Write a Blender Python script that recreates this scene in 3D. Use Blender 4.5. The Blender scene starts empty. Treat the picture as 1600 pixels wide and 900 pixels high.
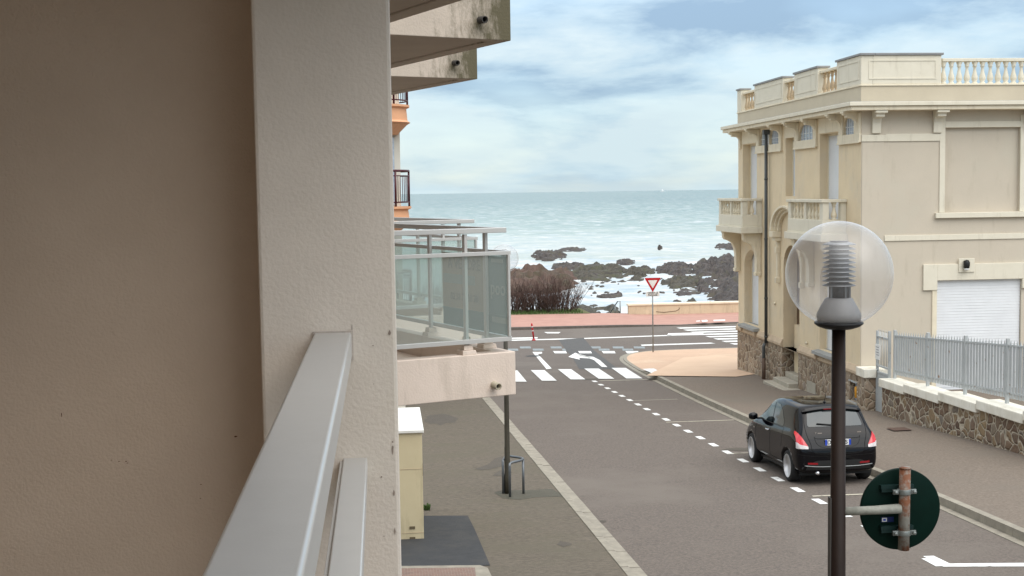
import bpy, bmesh, math, random
from mathutils import Vector, Matrix, noise
from mathutils.bvhtree import BVHTree
from math import sin, cos, pi, radians, atan, sqrt, tan
random.seed(7)
sc = bpy.context.scene
COL = sc.collection

# ------------------------------------------------------------------ camera
FPX, EYE, SL = 2000.0, 4.7, 0.045          # focal length in photo pixels, eye height, street slope
yaw, pit, rol = radians(5.85), radians(4.27), radians(.83)
fw = Vector((sin(yaw)*cos(pit), cos(yaw)*cos(pit), -sin(pit)))
rt = Vector((cos(yaw), -sin(yaw), 0)); up = rt.cross(fw)
rt2 = rt*cos(rol) - up*sin(rol); up2 = up*cos(rol) + rt*sin(rol)
cd = bpy.data.cameras.new('camera'); cam = bpy.data.objects.new('camera', cd); COL.objects.link(cam)
mc = Matrix((rt2, up2, -fw)).transposed().to_4x4(); mc.translation = Vector((0, 0, EYE))
cam.matrix_world = mc
cd.sensor_width = 36; cd.lens = 36*FPX/1600; cd.clip_start = .05; cd.clip_end = 60000
sc.camera = cam
CP = Vector((0, 0, EYE))

# ------------------------------------------------------------------ world + sun
SUN_EL, SUN_AZ = radians(54), radians(150)      # azimuth clockwise from the street direction (+Y)
W = bpy.data.worlds.new('World'); sc.world = W; W.use_nodes = True
nt = W.node_tree; N = nt.nodes; L = nt.links; N.clear()
out = N.new('ShaderNodeOutputWorld'); bg = N.new('ShaderNodeBackground'); L.new(bg.outputs[0], out.inputs[0])
sky = N.new('ShaderNodeTexSky'); sky.sky_type = 'NISHITA'; sky.sun_disc = False
sky.sun_elevation = SUN_EL; sky.sun_rotation = SUN_AZ; sky.air_density = 1.0; sky.dust_density = .6; sky.ozone_density = 1.5
tc = N.new('ShaderNodeTexCoord'); sx = N.new('ShaderNodeSeparateXYZ'); L.new(tc.outputs['Generated'], sx.inputs[0])
def mth(op, a, b=None, c=None, clamp=False):
    n = N.new('ShaderNodeMath'); n.operation = op; n.use_clamp = clamp
    for i, v in enumerate((a, b, c)):
        if v is None: continue
        if isinstance(v, (int, float)): n.inputs[i].default_value = v
        else: L.new(v, n.inputs[i])
    return n.outputs[0]
zz = mth('MAXIMUM', sx.outputs[2], 0.0)
den = mth('ADD', zz, .24)
cx = mth('DIVIDE', sx.outputs[0], den); cy = mth('DIVIDE', sx.outputs[1], den)
cmb = N.new('ShaderNodeCombineXYZ'); L.new(cx, cmb.inputs[0]); L.new(mth('MULTIPLY', cy, 1.15), cmb.inputs[1])
def wnoise(scale, detail, rough, off, dist=0.0):
    mp = N.new('ShaderNodeMapping'); mp.inputs['Location'].default_value = off; L.new(cmb.outputs[0], mp.inputs[0])
    n = N.new('ShaderNodeTexNoise'); n.inputs['Scale'].default_value = scale; n.inputs['Detail'].default_value = detail
    n.inputs['Roughness'].default_value = rough; n.inputs['Distortion'].default_value = dist
    L.new(mp.outputs[0], n.inputs['Vector']); return n.outputs[0]
def ramp(fac, stops):
    r = N.new('ShaderNodeValToRGB'); L.new(fac, r.inputs[0])
    e = r.color_ramp.elements
    while len(e) < len(stops): e.new(.5)
    for k, (p, c) in enumerate(stops): e[k].position = p; e[k].color = (c[0], c[1], c[2], 1)
    return r.outputs[0]
cover = ramp(wnoise(1.5, 8, .5, (3.1, .4, 0), .2), [(.38, (0, 0, 0)), (.58, (1, 1, 1))])
shade = ramp(wnoise(1.5, 10, .58, (7.7, 2.9, 0), .15), [(.40, (.46, .57, .72)), (.48, (.76, .84, .92)), (.56, (1.0, 1.0, 1.0))])
tint = ramp(zz, [(.0, (.76, .93, 1.0)), (.16, (.80, .93, 1.0)), (.45, (1.0, .985, .95))])
vt = N.new('ShaderNodeVectorMath'); vt.operation = 'MULTIPLY'; L.new(shade, vt.inputs[0]); L.new(tint, vt.inputs[1])
vs = N.new('ShaderNodeVectorMath'); vs.operation = 'SCALE'; L.new(vt.outputs[0], vs.inputs[0]); L.new(mth('MULTIPLY_ADD', zz, 11.0, 3.75), vs.inputs['Scale'])   # overcast luminance rises towards the zenith
hz = mth('MULTIPLY_ADD', zz, -2.2, 1.0, True)
mh = N.new('ShaderNodeMix'); mh.data_type = 'RGBA'; L.new(mth('MULTIPLY', mth('POWER', hz, 9.0), .55), mh.inputs['Factor'])
L.new(vs.outputs[0], mh.inputs['A']); mh.inputs['B'].default_value = (4.1, 5.1, 5.5, 1)
mx = N.new('ShaderNodeMix'); mx.data_type = 'RGBA'
L.new(mth('MULTIPLY_ADD', cover, .34, .62), mx.inputs['Factor']); L.new(sky.outputs[0], mx.inputs['A']); L.new(mh.outputs['Result'], mx.inputs['B'])
L.new(mx.outputs['Result'], bg.inputs[0]); bg.inputs[1].default_value = .1

sd = bpy.data.lights.new('sun', 'SUN'); sd.energy = 1.2; sd.angle = radians(62); sd.color = (1, .95, .88)
so = bpy.data.objects.new('sun', sd); COL.objects.link(so)
sdir = Vector((sin(SUN_AZ)*cos(SUN_EL), cos(SUN_AZ)*cos(SUN_EL), sin(SUN_EL)))
so.rotation_euler = sdir.to_track_quat('Z', 'Y').to_euler(); so.location = (0, 0, 40)
sc.view_settings.view_transform = 'Standard'; sc.view_settings.look = 'None'
sc.view_settings.gamma = 1; sc.view_settings.use_curve_mapping = False
sc.view_settings.exposure = .95

# ------------------------------------------------------------------ surveying helpers: a direction in the photo met with a known plane
def ray(x, y): return rt2*((x-800)/FPX) - up2*((y-450)/FPX) + fw
def atX(x, y, X): d = ray(x, y); return CP + d*(X/d.x)
def atY(x, y, Y): d = ray(x, y); return CP + d*(Y/d.y)
def atZ(x, y, Z): d = ray(x, y); return CP + d*((Z-EYE)/d.z)
FLAT = -2.6
def gz(Y): return max(-SL*Y, FLAT)
def ground(x, y, dz=0):
    d = ray(x, y); P = CP + d*((dz-EYE)/(d.z + SL*d.y))
    if -SL*P.y < FLAT: P = atZ(x, y, FLAT+dz)
    return P

# ------------------------------------------------------------------ materials
def mat(name, c1, c2=None, scale=3.0, rough=.75, bump=0.0, bscale=60.0, metal=0.0, spec=.35, detail=6, stretch=None, coat=0.0, c3=None, s3=.6):
    m = bpy.data.materials.new(name); m.use_nodes = True; t = m.node_tree; n = t.nodes; l = t.links
    p = n['Principled BSDF']; p.inputs['Roughness'].default_value = rough; p.inputs['Metallic'].default_value = metal
    p.inputs['Specular IOR Level'].default_value = spec; p.inputs['Coat Weight'].default_value = coat
    co = n.new('ShaderNodeTexCoord').outputs['Object']
    if stretch:
        mp = n.new('ShaderNodeMapping'); mp.inputs['Scale'].default_value = stretch; l.new(co, mp.inputs[0]); co = mp.outputs[0]
    if c2 is None: c2 = tuple(v*.86 for v in c1)
    nz = n.new('ShaderNodeTexNoise'); nz.inputs['Scale'].default_value = scale; nz.inputs['Detail'].default_value = detail; nz.inputs['Roughness'].default_value = .65
    l.new(co, nz.inputs['Vector'])
    r = n.new('ShaderNodeValToRGB'); r.color_ramp.elements[0].position = .34; r.color_ramp.elements[1].position = .68
    r.color_ramp.elements[0].color = (*c1, 1); r.color_ramp.elements[1].color = (*c2, 1); l.new(nz.outputs[0], r.inputs[0])
    res = r.outputs[0]
    if c3:
        n3 = n.new('ShaderNodeTexNoise'); n3.inputs['Scale'].default_value = s3; n3.inputs['Detail'].default_value = 5; n3.inputs['Roughness'].default_value = .7
        l.new(co, n3.inputs['Vector'])
        r3 = n.new('ShaderNodeValToRGB'); r3.color_ramp.elements[0].position = .5; r3.color_ramp.elements[1].position = .66; l.new(n3.outputs[0], r3.inputs[0])
        mm = n.new('ShaderNodeMix'); mm.data_type = 'RGBA'; l.new(r3.outputs[0], mm.inputs['Factor']); l.new(res, mm.inputs['A']); mm.inputs['B'].default_value = (*c3, 1)
        res = mm.outputs['Result']
    l.new(res, p.inputs['Base Color'])
    if bump:
        b = n.new('ShaderNodeBump'); b.inputs['Strength'].default_value = bump; b.inputs['Distance'].default_value = .01
        nb = n.new('ShaderNodeTexNoise'); nb.inputs['Scale'].default_value = bscale; nb.inputs['Detail'].default_value = 4; l.new(co, nb.inputs['Vector'])
        l.new(nb.outputs[0], b.inputs['Height']); l.new(b.outputs[0], p.inputs['Normal'])
    return m

def add_mix(m, facsock, color):
    """lay another real colour over the base where facsock is 1"""
    t = m.node_tree; p = t.nodes['Principled BSDF']; src = p.inputs['Base Color'].links[0].from_socket
    mm = t.nodes.new('ShaderNodeMix'); mm.data_type = 'RGBA'; t.links.new(facsock, mm.inputs['Factor']); t.links.new(src, mm.inputs['A'])
    mm.inputs['B'].default_value = (*color, 1); t.links.new(mm.outputs['Result'], p.inputs['Base Color'])

M = {}
M['asphalt'] = mat('asphalt', (.165, .136, .114), (.085, .071, .061), 22, .88, .9, 70, c3=(.150, .127, .107), s3=.22, detail=14)
M['asphalt_path'] = mat('asphalt_path', (.150, .125, .095), (.078, .065, .049), 17, .9, .9, 70, c3=(.108, .094, .067), s3=.5, stretch=(.6, 1.4, 1), detail=14)
M['asphalt_fresh'] = mat('asphalt_fresh', (.046, .047, .049), (.036, .037, .039), 6, .88, .5, 110, c3=(.055, .054, .052), s3=1.3)
M['asphalt_pave_right'] = mat('asphalt_pave_right', (.205, .165, .130), (.120, .097, .077), 20, .9, .9, 70, detail=14, c3=(.155, .130, .104), s3=.4)
M['kerb'] = mat('kerb_stone', (.31, .28, .225), (.22, .197, .16), 5, .85, .3, 50)
M['white_paint'] = mat('white_paint', (.78, .78, .76), (.62, .61, .58), 9, .7)
M['cream_paint'] = mat('cream_paint', (.52, .48, .38), (.40, .36, .28), 9, .7)
M['grey_paint'] = mat('grey_paint', (.26, .29, .30), (.18, .2, .2), 6, .7)
M['tan_paving'] = mat('tan_paving', (.60, .41, .28), (.53, .36, .245), .8, .85, .3, 40, c3=(.62, .46, .32), s3=.35)
M['tan_smooth'] = mat('tan_smooth', (.615, .44, .305), (.57, .40, .275), .8, .85, .2, 40)
M['prom'] = mat('promenade_red', (.42, .24, .19), (.35, .195, .155), 1.2, .85, .2, 40)
M['ramp_brick'] = mat('ramp_brick', (.22, .12, .09), (.15, .09, .075), 9, .85, .4, 40)
M['soil'] = mat('soil_grass', (.09, .11, .035), (.14, .11, .06), 2.5, .95, .6, 30)
M['pillar'] = mat('pillar_render', (.64, .575, .505), (.59, .53, .465), 3.5, .82, .28, 75, detail=12, spec=.25, c3=(.60, .54, .465), s3=1.3)
M['loggia'] = mat('loggia_render', (.60, .485, .385), (.55, .44, .345), 2.2, .85, .35, 110, detail=12, spec=.2)
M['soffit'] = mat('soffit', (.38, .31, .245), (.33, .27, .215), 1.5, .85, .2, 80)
M['block_render'] = mat('block_render', (.56, .47, .40), (.50, .42, .36), 1.5, .85, .3, 80)
M['fascia'] = mat('fascia_pink', (.74, .62, .53), (.67, .56, .475), 2.0, .85, .25, 70)
M['alu'] = mat('aluminium_paint', (.53, .52, .50), (.51, .50, .48), 14, .28, .03, 300, metal=.15, spec=.5)
M['steel'] = mat('galvanised', (.30, .31, .31), (.24, .25, .25), 18, .45, metal=.6)
M['rack_steel'] = mat('rack_steel', (.16, .17, .18), (.12, .13, .14), 10, .4, metal=.6)
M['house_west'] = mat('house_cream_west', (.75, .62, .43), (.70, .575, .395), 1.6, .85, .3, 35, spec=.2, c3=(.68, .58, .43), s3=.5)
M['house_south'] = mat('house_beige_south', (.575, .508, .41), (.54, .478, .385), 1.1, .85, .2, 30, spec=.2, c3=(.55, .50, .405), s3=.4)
M['house_trim'] = mat('house_trim', (.78, .70, .54), (.72, .64, .49), 3.5, .8, .25, 40, spec=.2)
M['house_trim_s'] = mat('house_parapet_panels', (.72, .67, .55), (.68, .63, .51), 2.5, .8, .15, 40, spec=.2)
M['plinth'] = mat('plinth_band', (.56, .44, .31), (.44, .34, .24), 3.5, .85, .5, 18)
M['zinc'] = mat('zinc_cap', (.28, .28, .28), (.22, .22, .22), 4, .6)
M['shutter'] = mat('shutter_white', (.76, .77, .78), (.70, .71, .72), 2, .5)
M['cap_white'] = mat('wall_cap_white', (.80, .77, .68), (.70, .66, .56), 3, .75, .2, 30)
M['fence_grey'] = mat('fence_grey', (.44, .46, .46), (.38, .40, .40), 4, .45, spec=.4)
M['pipe'] = mat('drainpipe', (.10, .105, .105), (.07, .075, .075), 3, .5, metal=.3)
M['pipe_rust'] = mat('drainpipe_boot', (.12, .075, .05), (.08, .05, .035), 5, .6)
M['stone_step'] = mat('stone_step', (.42, .38, .31), (.34, .31, .25), 4, .85, .3, 30)
M['dark'] = mat('dark_opening', (.012, .013, .015), None, 3, .6)
M['ironwork'] = mat('ironwork', (.012, .012, .013), None, 3, .5)
M['burgundy'] = mat('burgundy_rail', (.075, .012, .018), (.06, .01, .015), 4, .4)
M['orange_render'] = mat('orange_render', (.68, .36, .20), (.62, .32, .18), 2, .8, .2, 40)
M['ivory_render'] = mat('ivory_render', (.70, .66, .57), (.64, .60, .51), 2, .8)
M['lamp_pole'] = mat('lamp_pole_brown', (.020, .012, .009), (.015, .009, .007), 9, .5, .05, 200, spec=.15)
M['lamp_pole_olive'] = mat('lamp_pole_olive', (.055, .048, .034), (.04, .036, .026), 9, .5)
M['lamp_metal'] = mat('lamp_louvre', (.20, .21, .22), (.17, .18, .19), 9, .35, metal=.5)
M['lamp_base'] = mat('lamp_base', (.24, .24, .24), (.2, .2, .2), 8, .5)
M['lamp_dark'] = mat('lamp_lens', (.02, .022, .025), None, 5, .4)
M['sign_green'] = mat('sign_back_green', (.001, .013, .009), (.001, .009, .006), 5, .5, spec=.10)
M['clamp'] = mat('clamp_zinc', (.30, .33, .32), (.2, .21, .2), 25, .45, metal=.7)
M['red'] = mat('sign_red', (.45, .012, .018), (.40, .01, .015), 5, .4)
M['sign_white'] = mat('sign_white', (.76, .76, .74), None, 5, .5)
M['ink'] = mat('ink_black', (.015, .015, .018), None, 5, .6)
M['blue'] = mat('plate_blue', (.01, .05, .42), None, 5, .4)
M['cabinet'] = mat('cabinet_beige', (.60, .52, .34), (.56, .48, .31), 2, .7, .06, 60)
M['cabinet_top'] = mat('cabinet_lid', (.80, .79, .74), None, 3, .5)
M['twig'] = mat('twig_brown', (.115, .07, .056), (.07, .046, .038), 2, .85)
M['weed'] = mat('weed_green', (.06, .11, .025), None, 6, .8)
M['car_paint'] = mat('car_black', (.002, .002, .0035), None, 5, .06, spec=.28, coat=.0)
M['car_trim'] = mat('car_trim', (.012, .012, .012), None, 5, .5)
M['car_seam'] = mat('car_seam', (.001, .001, .001), None, 5, .8)
M['tyre'] = mat('tyre', (.015, .015, .015), (.022, .022, .022), 9, .85)
M['rim'] = mat('alloy', (.68, .68, .69), (.6, .6, .61), 9, .3, metal=.1)
M['chrome'] = mat('chrome', (.8, .8, .82), None, 9, .12, metal=1)
M['tail_red'] = mat('tail_red', (.62, .02, .03), None, 9, .12, spec=.6, coat=.6)
M['tail_clear'] = mat('tail_clear', (.62, .58, .58), (.5, .46, .46), 30, .15, spec=.6, coat=.6)
M['reflector'] = mat('reflector_red', (.25, .01, .015), None, 9, .2)
M['yellow'] = mat('meter_orange', (.78, .36, .03), None, 9, .5)
M['boat_white'] = mat('boat_white', (.8, .8, .8), None, 9, .5)
M['rock'] = mat('rock', (.022, .018, .016), (.085, .068, .060), 1.6, .7, 1.0, 5, c3=(.065, .056, .035), s3=.35, detail=10)
M['rock_green'] = mat('rock_weed', (.026, .023, .016), (.085, .073, .055), 1.6, .75, 1.0, 5, c3=(.058, .058, .026), s3=.35, detail=10)
M['headland'] = mat('headland', (.075, .045, .034), (.12, .078, .06), .9, .9, .9, 4, c3=(.06, .05, .03), s3=.2)
M['sea_wall'] = mat('sea_wall_cream', (.64, .52, .36), (.56, .45, .31), 1.2, .85, .3, 20)
M['beige_board'] = mat('banner_beige', (.40, .38, .31), (.36, .34, .28), 3, .7)
M['teal_board'] = mat('banner_teal', (.17, .27, .27), (.15, .24, .24), 3, .7)
M['banner_ink'] = mat('banner_ink', (.29, .28, .24), None, 3, .7)
M['banner_pale'] = mat('banner_pale', (.34, .40, .37), None, 3, .7)
M['manhole'] = mat('manhole', (.10, .06, .045), None, 9, .8)
M['sleeve'] = mat('reflect_sleeve', (.6, .6, .6), None, 9, .4)

for k_, th in (('white_paint', .575), ('cream_paint', .54), ('grey_paint', .52)):
    t = M[k_].node_tree; nz = t.nodes.new('ShaderNodeTexNoise'); nz.inputs['Scale'].default_value = 5; nz.inputs['Detail'].default_value = 12; nz.inputs['Roughness'].default_value = .8
    g = t.nodes.new('ShaderNodeNewGeometry'); t.links.new(g.outputs['Position'], nz.inputs['Vector']); r = t.nodes.new('ShaderNodeValToRGB'); r.color_ramp.elements[0].position = th; r.color_ramp.elements[1].position = th+.07
    r.color_ramp.elements[1].color = (.75, .75, .75, 1)
    t.links.new(nz.outputs[0], r.inputs[0]); add_mix(M[k_], r.outputs[0], (.14, .12, .102))
# rain streaks and salt grime down the villa's walls
for k_, th, c_ in (('house_west', .60, (.50, .41, .28)), ('house_south', .62, (.42, .37, .28)), ('house_trim', .59, (.42, .35, .25)), ('house_trim_s', .61, (.44, .39, .30)), ('sea_wall', .55, (.34, .27, .19)), ('fascia', .60, (.42, .35, .28)), ('cabinet', .60, (.36, .30, .19)), ('cap_white', .57, (.45, .40, .30))):
    t = M[k_].node_tree; nz = t.nodes.new('ShaderNodeTexNoise'); nz.inputs['Scale'].default_value = 2.4; nz.inputs['Detail'].default_value = 10; nz.inputs['Roughness'].default_value = .72
    g = t.nodes.new('ShaderNodeNewGeometry'); mp = t.nodes.new('ShaderNodeMapping'); mp.inputs['Scale'].default_value = (1.6, 1.6, .32); t.links.new(g.outputs['Position'], mp.inputs[0]); t.links.new(mp.outputs[0], nz.inputs['Vector'])
    r = t.nodes.new('ShaderNodeValToRGB'); r.color_ramp.elements[0].position = th-.06; r.color_ramp.elements[1].position = th+.2; r.color_ramp.elements[1].color = (.8, .8, .8, 1)
    t.links.new(nz.outputs[0], r.inputs[0]); add_mix(M[k_], r.outputs[0], c_)

# stone cladding
def stone_mat(name, scale, cols, mortar):
    m = bpy.data.materials.new(name); m.use_nodes = True; t = m.node_tree; n = t.nodes; l = t.links; p = n['Principled BSDF']
    p.inputs['Roughness'].default_value = .85; p.inputs['Specular IOR Level'].default_value = .25
    co = n.new('ShaderNodeTexCoord').outputs['Object']
    nz = n.new('ShaderNodeTexNoise'); nz.inputs['Scale'].default_value = 2.2; l.new(co, nz.inputs['Vector'])
    ma = n.new('ShaderNodeVectorMath'); ma.operation = 'MULTIPLY_ADD'; l.new(nz.outputs['Color'], ma.inputs[0]); ma.inputs[1].default_value = (.3, .3, .3); l.new(co, ma.inputs[2])
    va = n.new('ShaderNodeTexVoronoi'); va.inputs['Scale'].default_value = scale; l.new(ma.outputs[0], va.inputs['Vector'])
    vb = n.new('ShaderNodeTexVoronoi'); vb.feature = 'DISTANCE_TO_EDGE'; vb.inputs['Scale'].default_value = scale; l.new(ma.outputs[0], vb.inputs['Vector'])
    r = n.new('ShaderNodeValToRGB'); sp = n.new('ShaderNodeSeparateColor'); l.new(va.outputs['Color'], sp.inputs[0]); l.new(sp.outputs[0], r.inputs[0])
    e = r.color_ramp.elements
    while len(e) < len(cols): e.new(.5)
    for k, c in enumerate(cols): e[k].position = k/(len(cols)-1); e[k].color = (*c, 1)
    n2 = n.new('ShaderNodeTexNoise'); n2.inputs['Scale'].default_value = 18; n2.inputs['Detail'].default_value = 5; l.new(co, n2.inputs['Vector'])
    mu = n.new('ShaderNodeMix'); mu.data_type = 'RGBA'; mu.blend_type = 'MULTIPLY'; mu.inputs['Factor'].default_value = .7
    l.new(r.outputs[0], mu.inputs['A'])
    r2 = n.new('ShaderNodeValToRGB'); r2.color_ramp.elements[0].color = (.5, .5, .5, 1); r2.color_ramp.elements[1].color = (1.25, 1.2, 1.15, 1); l.new(n2.outputs[0], r2.inputs[0]); l.new(r2.outputs[0], mu.inputs['B'])
    mr = n.new('ShaderNodeMapRange'); mr.inputs['From Min'].default_value = .035; mr.inputs['From Max'].default_value = .075; l.new(vb.outputs[0], mr.inputs[0])
    mm = n.new('ShaderNodeMix'); mm.data_type = 'RGBA'; l.new(mr.outputs[0], mm.inputs['Factor']); mm.inputs['A'].default_value = (*mortar, 1); l.new(mu.outputs['Result'], mm.inputs['B'])
    l.new(mm.outputs['Result'], p.inputs['Base Color'])
    b = n.new('ShaderNodeBump'); b.inputs['Strength'].default_value = .8; b.inputs['Distance'].default_value = .04
    mr2 = n.new('ShaderNodeMapRange'); mr2.inputs['From Max'].default_value = .18; l.new(vb.outputs[0], mr2.inputs[0])
    ad = n.new('ShaderNodeMath'); ad.operation = 'MULTIPLY_ADD'; l.new(n2.outputs[0], ad.inputs[0]); ad.inputs[1].default_value = .35; l.new(mr2.outputs[0], ad.inputs[2])
    l.new(ad.outputs[0], b.inputs['Height']); l.new(b.outputs[0], p.inputs['Normal'])
    return m
M['stone'] = stone_mat('rubble_stone', 4.6, [(.17, .125, .085), (.33, .25, .18), (.24, .175, .12), (.42, .33, .24), (.29, .24, .20)], (.44, .37, .28))
M['stone_fence'] = stone_mat('rubble_stone_dark', 4.4, [(.13, .085, .06), (.24, .18, .13), (.18, .12, .085), (.30, .22, .13), (.21, .18, .15)], (.46, .40, .31))

# stained fascia of the upper slabs: lichen and soot creeping in from the exposed corner (object origin = that corner)
def stained(name, base, reach):
    m = mat(name, base, tuple(v*.84 for v in base), 3, .85, .3, 60); t = m.node_tree; n = t.nodes; l = t.links
    co = n.new('ShaderNodeTexCoord').outputs['Object']; ln = n.new('ShaderNodeVectorMath'); ln.operation = 'LENGTH'
    sc_ = n.new('ShaderNodeVectorMath'); sc_.operation = 'MULTIPLY'; sc_.inputs[1].default_value = (1, 1, .15); l.new(co, sc_.inputs[0]); l.new(sc_.outputs[0], ln.inputs[0])
    mp = n.new('ShaderNodeMapping'); mp.inputs['Scale'].default_value = (3.2, 3.2, 1.1); l.new(co, mp.inputs[0])
    nz = n.new('ShaderNodeTexNoise'); nz.inputs['Scale'].default_value = 2.3; nz.inputs['Detail'].default_value = 8; nz.inputs['Roughness'].default_value = .75; l.new(mp.outputs[0], nz.inputs['Vector'])
    mr = n.new('ShaderNodeMapRange'); mr.inputs['From Min'].default_value = 0; mr.inputs['From Max'].default_value = reach; mr.inputs['To Min'].default_value = .30; mr.inputs['To Max'].default_value = -.22; l.new(ln.outputs['Value'], mr.inputs[0])
    ad = n.new('ShaderNodeMath'); ad.operation = 'ADD'; l.new(nz.outputs[0], ad.inputs[0]); l.new(mr.outputs[0], ad.inputs[1])
    r = n.new('ShaderNodeValToRGB'); r.color_ramp.elements[0].position = .5; r.color_ramp.elements[1].position = .74; l.new(ad.outputs[0], r.inputs[0])
    add_mix(m, r.outputs[0], (.115, .10, .06))
    return m
M['fascia_stained'] = stained('fascia_stained', (.56, .48, .40), .95)

# rusty sign post
m = mat('rusty_post', (.26, .25, .22), (.20, .19, .165), 20, .7, .3, 90); t = m.node_tree
nz = t.nodes.new('ShaderNodeTexNoise'); nz.inputs['Scale'].default_value = 9; nz.inputs['Detail'].default_value = 8; nz.inputs['Roughness'].default_value = .7
tcn = t.nodes.new('ShaderNodeTexCoord'); t.links.new(tcn.outputs['Object'], nz.inputs['Vector'])
r = t.nodes.new('ShaderNodeValToRGB'); r.color_ramp.elements[0].position = .44; r.color_ramp.elements[1].position = .56; t.links.new(nz.outputs[0], r.inputs[0])
add_mix(m, r.outputs[0], (.17, .065, .03)); M['rusty'] = m
M['galv_arm'] = mat('galvanised_arm', (.30, .30, .26), (.19, .19, .165), 16, .65, .25, 90)

# clear panes
def pane(name, tint, haze=(.8, .8, .8), hz=0.0, gl=1.0, ior=1.5):
    m = bpy.data.materials.new(name); m.use_nodes = True; t = m.node_tree; n = t.nodes; l = t.links; n.remove(n['Principled BSDF'])
    o = n['Material Output']; tr = n.new('ShaderNodeBsdfTransparent'); tr.inputs[0].default_value = (*tint, 1)
    g = n.new('ShaderNodeBsdfGlossy'); g.inputs['Roughness'].default_value = .35 if name.startswith('globe') else .04; g.inputs[0].default_value = (gl, gl, gl, 1)
    lw = n.new('ShaderNodeLayerWeight'); lw.inputs[0].default_value = .5; pw_ = n.new('ShaderNodeMath'); pw_.operation = 'POWER'; l.new(lw.outputs['Facing'], pw_.inputs[0]); pw_.inputs[1].default_value = 5.0
    f = n.new('ShaderNodeMath'); f.operation = 'MULTIPLY_ADD'; f.use_clamp = True; l.new(pw_.outputs[0], f.inputs[0]); f.inputs[1].default_value = .9; f.inputs[2].default_value = ((ior-1)/(ior+1))**2*1.6
    mx = n.new('ShaderNodeMixShader'); l.new(f.outputs[0], mx.inputs[0])
    if hz:
        d = n.new('ShaderNodeBsdfDiffuse'); d.inputs[0].default_value = (*haze, 1); m2 = n.new('ShaderNodeMixShader'); m2.inputs[0].default_value = hz
        l.new(tr.outputs[0], m2.inputs[1]); l.new(d.outputs[0], m2.inputs[2]); l.new(m2.outputs[0], mx.inputs[1])
    else: l.new(tr.outputs[0], mx.inputs[1])
    l.new(g.outputs[0], mx.inputs[2]); l.new(mx.outputs[0], o.inputs[0]); return m
M['glass'] = pane('balcony_glass', (.82, .90, .88), (.60, .66, .63), .26)
M['globe'] = pane('globe_acrylic', (.93, .93, .935), (.85, .85, .86), .10, ior=1.45)
M['car_glass'] = mat('car_glass', (.02, .028, .03), None, 3, .05, spec=.5)
M['car_glass'].node_tree.nodes['Principled BSDF'].inputs['IOR'].default_value = 1.6
M['house_glass'] = mat('window_glass', (.50, .58, .68), (.34, .41, .50), 9, .15, spec=.9)

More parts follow.
